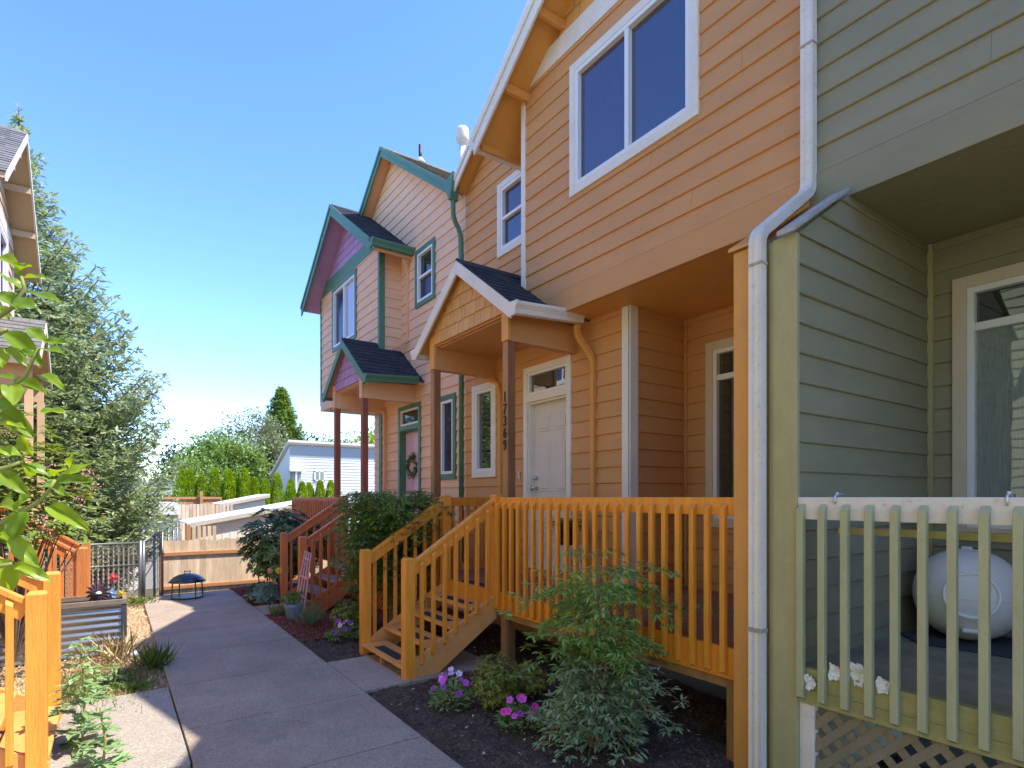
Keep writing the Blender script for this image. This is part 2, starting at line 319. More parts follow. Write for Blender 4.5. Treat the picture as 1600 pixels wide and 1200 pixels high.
# wall helpers: a wall lies in a plane through O with unit horizontal direction s, outward normal n; local coordinates (s, z)
def siding(mb, O, s, n, traps, z0, holes=(), e=.178, d=.017):
    O = Vector(O); s = Vector(s); n = Vector(n)
    def pt(a, z, off): return O + s * a + n * off + Vector((0, 0, z - O.z))
    for (za, zb, la, lb, ra, rb) in traps:
        k = math.floor((za - z0) / e)
        while z0 + k * e < zb - 1e-6:
            c0 = z0 + k * e; c1 = c0 + e; k += 1
            lo = max(c0, za); hi = min(c1, zb)
            cuts = sorted({lo, hi} | {h for q in holes for h in (q[2], q[3]) if lo < h < hi})
            for z1_, z2_ in zip(cuts, cuts[1:]):
                zm = (z1_ + z2_) / 2
                f = lambda z, a, b: a + (b - a) * (z - za) / (zb - za)
                segs = [(f(z1_, la, lb), f(z2_, la, lb), f(z1_, ra, rb), f(z2_, ra, rb))]
                for h in holes:
                    if h[2] < zm < h[3]:
                        new = []
                        for (l1, l2, r1, r2) in segs:
                            if h[1] <= min(l1, l2) or h[0] >= max(r1, r2): new.append((l1, l2, r1, r2)); continue
                            if h[0] > max(l1, l2): new.append((l1, l2, h[0], h[0]))
                            if h[1] < min(r1, r2): new.append((h[1], h[1], r1, r2))
                        segs = new
                o1 = d * (1 - (z1_ - c0) / e); o2 = d * (1 - (z2_ - c0) / e)
                jo = []
                for (l1, l2, r1, r2) in segs:
                    j_ = (k * 1.37 + O.x) % 3.66; cutl = (l1, l2); j = math.floor(min(l1, l2) / 3.66) * 3.66 + j_
                    while j < max(r1, r2):
                        if j > max(l1, l2) + .15 and j < min(r1, r2) - .15 and j > max(cutl): jo.append((cutl[0], cutl[1], j - .001, j - .001)); cutl = (j + .001, j + .001)
                        j += 3.66
                    jo.append((cutl[0], cutl[1], r1, r2))
                for (l1, l2, r1, r2) in jo:
                    zq = z1_ + (.006 if abs(z1_ - c0) < 1e-6 and z2_ - z1_ > .02 else 0); q = l1 + (l2 - l1) * (zq - z1_) / (z2_ - z1_); q2 = r1 + (r2 - r1) * (zq - z1_) / (z2_ - z1_)
                    mb.quad(pt(q, zq, o1), pt(q2, zq, o1), pt(r2, z2_, o2), pt(l2, z2_, o2))
                    if abs(z1_ - c0) < 1e-6: mb.quad(pt(l1, z1_, -.004), pt(r1, z1_, -.004), pt(r1, z1_, o1 - .007), pt(l1, z1_, o1 - .007)); mb.quad(pt(l1, z1_, o1 - .007), pt(r1, z1_, o1 - .007), pt(q2, zq, o1), pt(q, zq, o1))
def tabs(mb, O, a, b, n, L, Rr, H, row, wmin, wmax, th=.006, gap=.003, stag=.4):
    """shingles: rows climbing along b, each row split into tabs along a, between L(t) and Rr(t)"""
    O = Vector(O); a = Vector(a).normalized(); b = Vector(b).normalized(); n = Vector(n).normalized()
    t = 0
    while t < H - 1e-4:
        t2 = min(t + row, H); x = L(t) if L(t) < L(t2) else L(t2); x -= random.random() * wmax * stag; end = max(Rr(t), Rr(t2))
        while x < end:
            x2 = x + random.uniform(wmin, wmax)
            l1, r1 = max(x + gap, L(t)), min(x2, Rr(t)); l2, r2 = max(x + gap, L(t2)), min(x2, Rr(t2))
            if r1 > l1 or r2 > l2:
                r1 = max(r1, l1); r2 = max(r2, l2)
                jt = random.uniform(-.006, .006) if t > 0 else 0; k = random.uniform(.75, 1.3) * th
                p = lambda u, v, h: O + a * u + b * v + n * h
                B = [p(l1, t + jt, 0), p(r1, t + jt, 0), p(r2, t2, 0), p(l2, t2, 0)]; Tt = [p(l1, t + jt, k + .003), p(r1, t + jt, k + .003), p(r2, t2, .001), p(l2, t2, .001)]
                mb.add(B + Tt, [(4, 5, 6, 7), (0, 1, 5, 4), (1, 2, 6, 5), (3, 0, 4, 7)])
            x = x2
        t = t2
def window(parent, T, X, s0, s1, z0, z1, trim='white trim', tw=.09, pane='glass sky', pane2=None, split=None, sill=False, low=None, wall='x', name='window', frame='vinyl', fw=.045, label=None):
    """window in a wall facing -X at plane X; outer trim rectangle (s0..s1, z0..z1); split 'v' (slider), 'h' (sash), or a height for a transom bar"""
    def B(x0, x1, a0, a1, b0, b1, m): m.box(x0, x1, a0, a1, b0, b1)
    a0, a1, b0, b1 = s0 + tw, s1 - tw, z0 + tw, z1 - tw
    f = MB(T); d0, d1 = X - .028, X + .06
    f.box(d0, d1, a0, a0 + fw, b0, b1); f.box(d0, d1, a1 - fw, a1, b0, b1); f.box(d0, d1, a0 + fw, a1 - fw, b0, b0 + fw); f.box(d0, d1, a0 + fw, a1 - fw, b1 - fw, b1)
    if split == 'v': m_ = (a0 + a1) / 2; f.box(d0 + .004, d1, m_ - .025, m_ + .025, b0 + fw, b1 - fw)
    elif split == 'h': m_ = (b0 + b1) / 2; f.box(d0 + .004, d1, a0 + fw, a1 - fw, m_ - .022, m_ + .022)
    elif split: m_ = split; f.box(d0 + .004, d1, a0 + fw, a1 - fw, m_ - .03, m_ + .03)
    fo = f.build(name, frame, parent, .004, label=label)
    t = MB(T); x0, x1 = X - .034, X - .0005
    t.box(x0, x1, s0, a0, z0, z1); t.box(x0, x1, a1, s1, z0, z1); t.box(x0 + .001, x1, a0, a1, b1, z1); t.box(x0 + .001, x1, a0, a1, z0, b0)
    t.build('trim', trim, fo, .003)
    g = X + .022
    if split == 'v':
        MB(T).quad((g, m_ - .02, b0), (g, a1, b0), (g, a1, b1), (g, m_ - .02, b1)).build('pane', pane2 or pane, fo)
        MB(T).quad((g + .006, a0, b0), (g + .006, m_ + .02, b0), (g + .006, m_ + .02, b1), (g + .006, a0, b1)).build('pane', pane, fo)
    elif split:
        MB(T).quad((g, a0, b0), (g, a1, b0), (g, a1, m_ + .01), (g, a0, m_ + .01)).build('pane', pane2 or pane, fo)
        MB(T).quad((g + .006, a0, m_ - .01), (g + .006, a1, m_ - .01), (g + .006, a1, b1), (g + .006, a0, b1)).build('pane', pane, fo)
    else: MB(T).quad((g, a0, b0), (g, a1, b0), (g, a1, b1), (g, a0, b1)).build('pane', pane, fo)
    return fo
def spout(T, parent, pts, mat, w_=.06, h=.045, name='downspout'):
    """rectangular downspout with rounded elbows through pts"""
    P = [Vector(p) for p in pts]; out = [P[0]]
    for i in range(1, len(P) - 1):
        d1 = (P[i - 1] - P[i]); d2 = (P[i + 1] - P[i]); r = min(.07, d1.length * .45, d2.length * .45); a = P[i] + d1.normalized() * r; b = P[i] + d2.normalized() * r
        for k in range(5):
            t = k / 4; out.append(a * (1 - t) ** 2 + P[i] * 2 * t * (1 - t) + b * t * t)
    out.append(P[-1]); m = MB(T); vs = []; fs = []; n = len(out)
    for i, p in enumerate(out):
        d = (out[min(i + 1, n - 1)] - out[max(i - 1, 0)]).normalized(); a = Vector((0, 1, 0)); a = (a - d * a.dot(d)).normalized() if abs(d.y) < .95 else Vector((1, 0, 0)); b = d.cross(a)
        prof = [(-.5, -.5), (-.25, -.42), (0, -.5), (.25, -.42), (.5, -.5), (.5, .5), (-.5, .5)]
        for (u, v) in prof: vs.append(p + a * u * w_ + b * v * h)
    k = 7
    for i in range(n - 1):
        for j in range(k): fs.append((i * k + j, i * k + (j + 1) % k, (i + 1) * k + (j + 1) % k, (i + 1) * k + j))
    fs.append(tuple(range(k - 1, -1, -1))); fs.append(tuple((n - 1) * k + j for j in range(k)))
    m.add(vs, fs); return m.build(name, mat, parent)

# ---------------------------------------------------------------- ground, paths
def smooth(a, b, x): t = min(1, max(0, (x - a) / (b - a))); return t * t * (3 - 2 * t)
def gz(x, y): return -1.25 * smooth(12.3, 14.6, y) - 1.2 * smooth(20, 45, y)
def ground():
    xs = sorted(set([-400, -150, -60, -30, -15] + [i * 1.0 for i in range(-10, 22)] + [30, 60, 150, 400])); ys = sorted(set([-60, -20, -8, 0, 4, 8, 11, 12.3] + [12.3 + i * .3 for i in range(1, 10)] + [16, 20, 25, 30, 35, 40, 45, 60, 100, 200, 600]))
    V = [(x, y, gz(x, y) - (.09 if y < 12.4 else 0)) for y in ys for x in xs]; nx = len(xs)
    F = [(j * nx + i, j * nx + i + 1, (j + 1) * nx + i + 1, (j + 1) * nx + i) for j in range(len(ys) - 1) for i in range(nx - 1)]
    o = arr_mesh('ground', V, F, 'terrain'); tag(o, None, None, kind='structure')
ground()
def lumpy(name, poly_fn, x0, x1, y0, y1, mat, z=.02, amp=.025, step=.04, seed=1):
    """a patch of earth: a fine grid with small lumps"""
    r = np.random.default_rng(seed); nx = int((x1 - x0) / step); ny = int((y1 - y0) / step); X_ = np.linspace(x0, x1, nx + 1); Y_ = np.linspace(y0, y1, ny + 1)
    h = r.random((ny + 1, nx + 1)); h2 = (h + np.roll(h, 1, 0) + np.roll(h, 1, 1) + np.roll(h, -1, 0)) / 4
    c = r.random(((ny + 1) // 6 + 3, (nx + 1) // 6 + 3)); big = np.kron(c, np.ones((6, 6)))[:ny + 1, :nx + 1]
    for _ in range(4): big = (big + np.roll(big, 2, 0) + np.roll(big, 2, 1) + np.roll(big, -2, 0) + np.roll(big, -2, 1)) / 5
    Zg = z + amp * (h2 - .5) + amp * 1.6 * (big - .5)
    V = [(X_[i], Y_[j], float(Zg[j, i])) for j in range(ny + 1) for i in range(nx + 1)]; w_ = nx + 1
    F = [(j * w_ + i, j * w_ + i + 1, (j + 1) * w_ + i + 1, (j + 1) * w_ + i) for j in range(ny) for i in range(nx) if poly_fn((X_[i] + X_[i + 1]) / 2, (Y_[j] + Y_[j + 1]) / 2)]
    o = arr_mesh(name, V, F, mat); tag(o, None, None, kind='structure'); return o
tr = lambda x, y: True
lumpy('planting_bed', lambda x, y: not (x < 3.3 and 5.0 < y < 6.1), 1.86, 4.42, -1, 7.15, 'soil', .015, .04, .035, 3)
lumpy('mulch_bed', lambda x, y: not (x < 3.3 and 9.1 < y < 9.9), 1.86, 4.42, 7.15, 12.2, 'red mulch', .02, .045, .04, 4)
lumpy('dry_yard', lambda x, y: not (x > -.45 and 4.3 < y < 6.15), -3.5, .44, -1, 12.4, 'dry ground', .0, .035, .05, 5)
def slabs(name, x0, x1, ys, mat, z=.045):
    m = MB()
    for a, b in zip(ys, ys[1:]): m.box(x0, x1, a + .007, b - .007, -.08, z)
    o = m.build(name, mat, bevel=.008); tag(o, None, None, kind='structure')
slabs('path', .44, 1.86, [-2, .35, 1.5, 2.65, 3.8, 4.92, 6.12, 7.35, 8.55, 9.8, 11.85], 'concrete shade')
slabs('stoop_pad', 1.87, 3.3, [5.0, 6.1], 'concrete shade', .04)
slabs('far_stoop_pad', 1.87, 3.3, [9.1, 9.9], 'concrete shade', .04)
slabs('left_stoop_pad', -.45, .43, [4.3, 6.12], 'concrete light', .04)
def scatter(name, n, x0, x1, y0, y1, z, smin, smax, mat, label=None, keep=tr, flat=.4):
    P = np.column_stack([rng.uniform(x0, x1, n), rng.uniform(y0, y1, n), np.full(n, z)]); P = np.array([p for p in P if keep(p[0], p[1])]); n = len(P)
    D = rdir(n); D[:, 2] *= flat; L = rng.uniform(smin, smax, n)
    o = leaves(name, P, D, rdir(n) * [.4, .4, 1] + [0, 0, .8], L, L * rng.uniform(.3, .8, n), mat, None, 'diamond'); tag(o, label, 'debris' if label else None, kind='stuff'); return o
nopad = lambda x, y: not (x < 3.3 and 5.0 < y < 6.1)
scatter('bark_chips', 9000, 1.88, 4.4, 2.0, 7.2, .035, .008, .028, 'soil chips', keep=nopad)
scatter('fertiliser_grains', 420, 1.95, 3.6, 2.6, 5.0, .04, .005, .012, 'pale chips')
scatter('dead_leaves', 170, 1.9, 4.0, 2.6, 7.0, .045, .02, .045, 'straw', 'dry fallen leaves on the dark planting bed', keep=nopad)
scatter('path_edge_crumbs', 700, 1.66, 1.90, 1.5, 11.5, .048, .004, .014, 'soil chips', 'dark crumbs of soil spilt along the right edge of the path')
scatter('path_litter', 260, .46, 1.84, 2, 11.6, .048, .008, .022, 'straw', 'bits of dry leaf litter on the path')
scatter('mulch_chips', 16000, 1.86, 4.4, 7.0, 12.1, .045, .015, .045, 'red mulch', keep=lambda x, y: not (x < 3.3 and 9.1 < y < 9.9) and (y > 7.2 + .25 * math.sin(x * 5)))
scatter('dry_litter', 9000, -1.4, .46, 5.9, 12.2, .02, .01, .04, 'straw')
scatter('rusty_litter', 2500, -.6, .40, 6.1, 8.2, .025, .01, .03, 'red mulch')

# ---------------------------------------------------------------- the houses on the right
SLOPE = .68
def gable_roof(T, parent, x0, x1, yp, zp, half0, half1, fascia, soffit, shingle, th=.09, slope=SLOPE, fh=.15, row=.14, y_lo=None, y_hi=None, name='roof', raise_=0.0, xt=None, gut=(0, 0), gutx=None, gmat=None):
    """roof with its ridge along X at y=yp: deck, shingles, rake boards and gutters"""
    y0, y1 = yp - half0, yp + half1
    if y_lo is not None: y0 = max(y0, y_lo)
    if y_hi is not None: y1 = min(y1, y_hi)
    zz = lambda y: zp - slope * abs(y - yp)
    m = MB(T); t = th
    for (a, b) in ((y0, yp), (yp, y1)):
        m.prism([(x0, a, zz(a)), (x0, b, zz(b)), (x0, b, zz(b) - t), (x0, a, zz(a) - t)], (x1 - x0, 0, 0))
    ro = m.build(name, soffit, parent)
    m = MB(T)
    for sgn, ye in ((-1, y0), (1, y1)):
        up = Vector((0, -sgn, slope)).normalized(); nn = Vector((0, sgn * slope, 1)).normalized(); Ln = abs(yp - ye) * math.sqrt(1 + slope ** 2)
        xe = xt or x1
        tabs(m, Vector((x0 - .02, ye + sgn * .02, zz(ye) + .004 - .02 * slope)), (1, 0, 0), up, nn, lambda v: 0, lambda v, q=xe: q - x0 + .02, Ln + .02, row, .16, .34, .007, .003)
    r_ = x0 - .02; m2 = m
    k = x0 - .02
    while k < min(xt or x1, x0 + 3):
        m.prism([(k, yp - .11, zp - .11 * slope + .022), (k, yp, zp + .03), (k, yp + .11, zp - .11 * slope + .022), (k, yp + .11, zp - .11 * slope + .012), (k, yp, zp + .02), (k, yp - .11, zp - .11 * slope + .012)], (.2, 0, 0)); k += .205
    m.build('shingles', shingle, ro)
    m = MB(T)
    for sgn, ye in ((-1, y0), (1, y1)):
        m.prism([(x0 - .03, yp, zp + .0), (x0 - .03, ye, zz(ye)), (x0 - .03, ye, zz(ye) - fh), (x0 - .03, yp, zp - fh)], (.028, 0, 0))
    if fh > .16:
        for sgn, ye in ((-1, y0), (1, y1)): m.prism([(x0 - .05, yp, zp + .02), (x0 - .05, ye, zz(ye) + .02), (x0 - .05, ye, zz(ye) - .055), (x0 - .05, yp, zp - .055)], (.0195, 0, 0))
    m.build('rake_board', fascia, ro, .003)
    for on, sgn, ye in ((gut[0], -1, y0), (gut[1], 1, y1)):
        if not on: continue
        g = MB(T); zt = zz(ye) - .005; a = ye; q = sgn; xa, xb = x0 - .028, (gutx or x1)
        prof = [(a, zt), (a + q * .115, zt), (a + q * .115, zt - .03), (a + q * .085, zt - .075), (a + q * .075, zt - .12), (a, zt - .12), (a, zt - .112), (a + q * .068, zt - .112), (a + q * .078, zt - .07), (a + q * .104, zt - .03), (a + q * .104, zt - .01), (a, zt - .01)]
        n_ = len(prof); vs = [(xa, y, z) for y, z in prof[:6]] + [(xb, y, z + raise_) for y, z in prof[:6]]
        g.add(vs, [tuple(range(6)), tuple(range(11, 5, -1))] + [(i, i + 6, (i + 1) % 6 + 6, (i + 1) % 6) for i in range(6)])
        g.prism([(xa - .004, a - q * .002, zt + .012), (xa - .004, a + q * .125, zt + .004), (xa - .004, a + q * .125, zt - .03), (xa - .004, a + q * .09, zt - .075), (xa - .004, a + q * .08, zt - .135), (xa - .004, a - q * .002, zt - .135)], (.03, 0, 0))
        g.build('gutter', gmat or fascia, ro, .004)
    return ro
def porch_roof(T, house, c, y0, y1, ya, yb, x0=3.36):
    """small gabled roof over the front door on two posts; ya, yb are the post centres"""
    yp = (y0 + y1) / 2; sl = .81 / ((y1 - y0) / 2); zp = 4.58; X1 = 4.42
    half = (y1 - y0) / 2
    ro = gable_roof(T, house, x0, X1, yp, zp, half, half, c['fascia'], c['soffit'], 'roof shingle', .06, sl, .16, .135, name='porch_roof', gut=(1, 1), gutx=4.27, gmat=c['gutter'], raise_=.06)
    zb, zt = 3.45, 3.755; px = 3.44
    for y in (ya, yb): MB(T).box(px + .02, X1, y - .045, y + .045, zb + .002, zt).build('beam', c['wall'], ro, .004)
    MB(T).box(px + .02, px + .06, ya + .045, yb - .045, zt - .02, zt).build('beam', c['wall'], ro, .004)
    for y in (ya, yb): MB(T).box(px + .022, X1, y - .052, y + .052, zb - .004, zb + .075).build('beam_trim', c['wall'], ro, .003)
    MB(T).box(px + .06, X1, ya + .04, yb - .04, zt - .035, zt - .02).build('ceiling', c['wall'], ro)
    for y in (ya, yb): MB(T).box(px - .02, px + .018, y - .075, y + .05, zb - .004, zt + .11).build('beam_end', c['wall trim'], ro, .003)
    m = MB(T); O = Vector((px, 0, zt)); hh = zp - .07 - zt
    L = lambda v: max(yp - (zp - .07 - zt - v) / sl, ya - .05); Rr = lambda v: min(yp + (zp - .07 - zt - v) / sl, yb + .05)
    tabs(m, O, (0, 1, 0), (0, 0, 1), (-1, 0, 0), L, Rr, hh, .155, .07, .15, .009, .006)
    m.prism([(px + .002, L(0), zt), (px + .002, Rr(0), zt), (px + .002, yp, zp - .07)], (.02, 0, 0))
    m.build('gable_shingles', c['shingles'], ro)
    for y in (ya, yb): po = MB(T).box(px, px + .095, y - .05, y + .05, -.05, zb).build('porch_post', c['post'], house, .006); MB(T).box(px - .004, px - .0003, y - .047, y + .047, .60, zb - .002).build('painted_face', c['pface'], po)
def front_door(T, parent, c, y0=5.09, y1=6.02):
    """door with six raised panels, its jamb, transom light and hardware; the trim runs y0..y1"""
    X = 4.42; tw = .075; a0, a1 = y0 + tw, y1 - tw; zt = 3.45
    d = MB(T).box(X + .085, X + .125, a0, a1, .95, 2.99).build('door', c['door'], parent, .003)
    m = MB(T); wd = a1 - a0
    for cx in (a0 + wd * .29, a0 + wd * .71):
        for (q0, q1) in ((1.15, 1.72), (1.86, 2.50), (2.62, 2.84)):
            m.box(X + .078, X + .086, cx - wd * .155, cx + wd * .155, q0, q1)
            m.box(X + .070, X + .079, cx - wd * .115, cx + wd * .115, q0 + .035, q1 - .035)
    m.build('door_panels', c['door'], d, .004)
    ky = a1 - .065
    for z, r in ((1.90, .027), (2.03, .027)):
        m = MB(T); pts = [(X + .085, ky, z), (X + .075, ky, z), (X + .05, ky, z), (X + .03, ky, z)]
        m.tube(pts, [r, r, .012, .012] if z < 2 else [r, r, r * .8, r * .5], 12)
        if z < 2: m.tube([(X + .035, ky, z), (X + .02, ky, z), (X + .005, ky, z), (X - .003, ky, z)], [.014, .027, .028, .018], 12)
        m.build('door_handle' if z < 2 else 'deadbolt', 'nickel', d, smooth=True)
    f = MB(T); x0 = X - .034
    f.box(x0, X - .0005, y0, a0, .8, zt); f.box(x0, X - .0005, a1, y1, .8, zt); f.box(x0 + .001, X - .0005, a0, a1, zt - tw, zt); f.box(x0 + .001, X - .0005, a0, a1, 3.0, 3.09)
    fr = f.build('door_frame', c['door trim'], parent, .003)
    m = MB(T); m.box(X, X + .09, a0 - .001, a0 + .02, .84, 3.0); m.box(X, X + .09, a1 - .02, a1 + .001, .84, 3.0); m.box(X, X + .09, a0 + .02, a1 - .02, 2.975, 3.0); m.box(X - .02, X + .12, a0, a1, .88, .95)
    m.build('jamb', c['jamb'], fr)
    b0, b1 = 3.09, zt - tw; fw = .035; m = MB(T); m.box(X - .02, X + .04, a0, a0 + fw, b0, b1); m.box(X - .02, X + .04, a1 - fw, a1, b0, b1); m.box(X - .02, X + .04, a0 + fw, a1 - fw, b0, b0 + fw); m.box(X - .02, X + .04, a0 + fw, a1 - fw, b1 - fw, b1)
    tw_ = m.build('transom_window', 'vinyl', parent, .003)
    MB(T).quad((X + .02, a0, b0), (X + .02, a1, b0), (X + .02, a1, b1), (X + .02, a0, b1)).build('pane', 'glass low', tw_)
def townhouse(T, house, c, bay=(2.08, 5.48), win=(3.0, 4.62), peak=3.78, half=2.22, clip_lo=2.08, clip_hi=7.54, porch=(4.8, 7.05, 5.04, 6.73), wing=.15, corner=4.18, lower_lo=None, backlo=None, rec_win=(5.89, 6.64), low_win=(6.68, 7.32), back_win=(2.4, 3.883), bay_side=False, za=6.54, zt=6.77):
    b0, b1 = bay; W = c['wall']; XM, XB = 4.42, 4.0
    lo = backlo if backlo is not None else clip_lo
    # walls: each one a part
    dholes = [(5.15, 5.96, .9, 3.41), (low_win[0] + .06, low_win[1] - .06, 2.12, 3.37), (rec_win[0] + .06, rec_win[1] - .06, 5.16, 6.05)]
    m = MB(T); siding(m, (XM, 0, 0), (0, 1, 0), (-1, 0, 0), [(0.0, 6.4, corner, corner, clip_hi, clip_hi), (6.4, 8.27, 4.78 - 2.67, 4.78, min(clip_hi, 4.78 + 2.67), 4.78)], .867 - .178 * 5, dholes)
    m.build('wall', W, house)
    m = MB(T); siding(m, (XB, 0, 0), (0, 1, 0), (-1, 0, 0), [(4.01, za + .06, b0, b0, b1, b1)], 4.01, [(win[0] + .06, win[1] - .06, 5.0, 6.28)])
    m.build('upper_wall', W, house)
    m = MB(T); siding(m, (XB, b1, 0), (1, 0, 0), (0, 1, 0), [(3.774, 6.5, 0, 0, XM - XB, XM - XB)], 4.01 - .178 * 2); m.build('bay_side_wall', W, house)
    m = MB(T); siding(m, (XM, corner, 0), (1, 0, 0), (0, -1, 0), [(.75, 3.774, 0, 0, .88, .88)], .867 - .178); m.build('recess_side_wall', W, house)
    m = MB(T); siding(m, (5.3, 0, 0), (0, 1, 0), (-1, 0, 0), [(.75, 3.774, lo, lo, corner, corner)], .867 - .178, [(back_win[0] + .06, back_win[1] - .06, 1.53, 3.39)]); m.build('recess_back_wall', W, house)
    m = MB(T); m.box(XM - .03, XM - .001, corner - .02, corner + .09, .77, 3.774); m.box(XM - .03, XM + .09, corner - .032, corner - .003, .77, 3.7735); m.build('corner_trim', c['corner'], house, .003)
    MB(T).box(5.27, 5.3, corner - .045, corner - .014, .79, 3.77).build('inside_corner', W, house, .002)
    # soffit of the projecting storey, bands, bay corner boards
    MB(T).box(XB + .03, 5.32, b0 + .002, b1 - .002, 3.774, 3.80).build('porch_ceiling', c['ceiling'], house)
    MB(T).box(XB - .022, XB + .03, b0, b1 + .022, 3.77, 4.012).build('belly_band', W if not c.get('band') else c['band'], house, .004)
    zr = lambda y: 7.68 - .095 - SLOPE * abs(y - peak); top = zt
    yb = b1 + .012; y_ = max(b0, clip_lo); k = peak + (zr(peak) - top) / SLOPE; k0 = max(y_, peak - (zr(peak) - top) / SLOPE); kz = max(y_, peak - (zr(peak) - za) / SLOPE)
    pl = [(XB - .024, kz, za), (XB - .024, yb, za)] + ([(XB - .024, yb, zr(yb))] if zr(yb) > za + .005 else []) + [(XB - .024, min(k, yb), top), (XB - .024, k0, top)]
    if y_ > kz - 1e-6 and zr(y_) < top: pl.append((XB - .024, y_, max(zr(y_), za + .01)))
    m = MB(T); m.prism(pl, (.022, 0, 0)); m.build('frieze_board', c['frieze'], house)
    m = MB(T); m.box(XB - .024, XB - .002, b1 - .055, b1 + .022, 4.013 if not bay_side else 3.9, za - .002); m.box(XB - .0015, XB + .085, b1 + .001, b1 + .022, 3.9, 6.45)
    if bay_side: m.box(XB - .024, XB - .002, b0 - .022, b0 + .055, 3.9, za - .002)
    m.build('bay_corner_trim', c['bay corner'], house, .003)
    m = MB(T); tabs(m, (XB, 0, top), (0, 1, 0), (0, 0, 1), (-1, 0, 0), lambda v: max(peak - (zr(peak) - top - v) / SLOPE, clip_lo), lambda v: peak + (zr(peak) - top - v) / SLOPE, zr(peak) - top, .16, .08, .17, .009, .006)
    m.prism([(XB + .004, max(k0, clip_lo), top), (XB + .004, k, top), (XB + .004, peak, zr(peak)), (XB + .004, max(k0, clip_lo), zr(max(k0, clip_lo)))], (.02, 0, 0)); m.build('gable_shingles', c['shingles hi'], house)
    # windows
    window(house, T, XB, win[0], win[1], 4.95, 6.33, c['wtrim'], .085, c.get('bayglass', 'glass screen'), 'v' and c.get('bayglass2', 'glass sky'), 'v')
    window(house, T, XM, rec_win[0], rec_win[1], 5.10, 6.11, c['wtrim'], .08, c.get('recglass', 'glass sky'), 'glass screen', 'h')
    window(house, T, XM, low_win[0], low_win[1], 2.07, 3.42, c['wtrim2'], .085, c.get('lowglass', 'glass low'))
    window(house, T, 5.3, back_win[0], back_win[1], 1.465, 3.445, c['wtrim3'], .09, c.get('backglass', 'glass low'), c.get('backglass2', 'glass low'), 3.055)
    front_door(T, house, c)
    # roofs
    gable_roof(T, house, 4.2, 12, 4.78, 8.39, 2.70, 2.76, c['fascia'], c['soffit'], c.get('mainroof', 'roof shingle grey'), y_hi=clip_hi, y_lo=clip_lo if clip_lo > 0 else None, name='roof', xt=7, slope=.70, fh=.17)
    gable_roof(T, house, 3.65, 12, peak, 7.68, half, half, c['fascia'], c['soffit hi'], c.get('bayroof', 'roof shingle'), fh=.21, y_lo=clip_lo if clip_lo > 0 else None, name='bay_roof', xt=7, gut=(0, 1), gutx=4.43)
    for y in (peak + half - .62, peak + half - 1.25, peak + .05): MB(T).beam((3.66, y, 7.68 - .15 - SLOPE * abs(y - peak)), (4.0, y, 7.68 - .15 - SLOPE * abs(y - peak)), .045, .1).build('lookout', c['soffit'], house)
    MB(T).beam((3.72, peak + half - .03, 6.09), (4.42, peak + half - .03, 6.09), .04, .1).build('eave_beam', c['soffit'], house)
    porch_roof(T, house, c, *porch)
    m = MB(T); m.box(11.9, 12, clip_lo, clip_hi, -.5, 6.4); m.build('rear_wall', W, house)

I_ = lambda x, y, z: (x, y, z)
MIR = lambda x, y, z: (x, 15.08 - y, z)
GRN = lambda x, y, z: (x, 4.16 - y, z)
OR = dict(wall='orange siding', ceiling='orange trim', corner='white trim', frieze='weathered white', shingles='orange shingles'); OR.update({'bay corner': 'white trim', 'shingles hi': 'orange shingles', 'wtrim': 'white trim', 'wtrim2': 'white trim', 'wtrim3': 'cream trim', 'fascia': 'weathered white',
    'soffit': 'orange trim', 'soffit hi': 'orange trim', 'gutter': 'weathered white', 'wall trim': 'orange trim', 'post': 'post wood', 'pface': 'raw post', 'door': 'door paint', 'door trim': 'white trim', 'jamb': 'white trim', 'mainroof': 'roof shingle grey'})
h = thing('townhouse', 'orange townhouse in the middle with cream front door, white window trim and house number', 'house', (6, 4.8, 0), 'row of joined townhouses on the right'); orange = h
townhouse(None, h, OR)
# wing wall between orange and green: the orange half
m = MB(); m.prism([(3.35, 2.083, 0), (5.3, 2.083, 0), (5.3, 2.083, 3.774), (3.98, 2.083, 3.774), (3.35, 2.083, 3.36)], (0, .14, 0)); m.build('wing_wall', 'orange siding', h)
m = MB(); m.box(3.325, 3.349, 2.083, 2.235, 0, 3.37); m.build('wing_trim', 'orange trim', h, .003)
m = MB(); m.prism([(3.30, 2.07, 3.375), (3.96, 2.07, 3.80), (3.96, 2.07, 3.83), (3.30, 2.07, 3.40)], (0, .19, 0)); m.build('wing_cap', 'orange trim', h, .004)
# downspouts and the number on the post
spout(None, h, [(4.22, 4.78, 3.69), (4.22, 4.78, 3.58), (4.385, 4.70, 3.32), (4.385, 4.70, .80)], 'orange trim')
spout(None, h, [(4.15, 7.10, 3.69), (4.15, 7.10, 3.58), (4.385, 6.62, 3.38), (4.385, 6.56, 3.2), (4.385, 6.56, .80)], 'orange trim')
def digits(parent):
    hn = None; y = 5.04; z = 2.80
    for i, ch in enumerate('17369'):
        cu = bpy.data.curves.new('digit', 'FONT'); cu.body = ch; cu.size = .155; cu.extrude = .004; cu.bevel_depth = .001; cu.align_x = 'CENTER'
        o = bpy.data.objects.new('tmp', cu); COL.objects.link(o); dg = bpy.context.evaluated_depsgraph_get(); me = bpy.data.meshes.new_from_object(o.evaluated_get(dg)); bpy.data.objects.remove(o)
        me.transform(Matrix.Translation((3.430, y, z - .128 * i)) @ Matrix.Rotation(R(-90), 4, 'Z') @ Matrix.Rotation(R(90), 4, 'X') @ Matrix.Diagonal((.82, 1, 1, 1)))
        me.materials.clear(); d = link('house_number', me, 'iron black', parent)
digits(h)
MB().box(4.40, 4.405, 6.12, 6.17, 2.02, 2.13).build('doorbell', 'cream trim', h, .002)

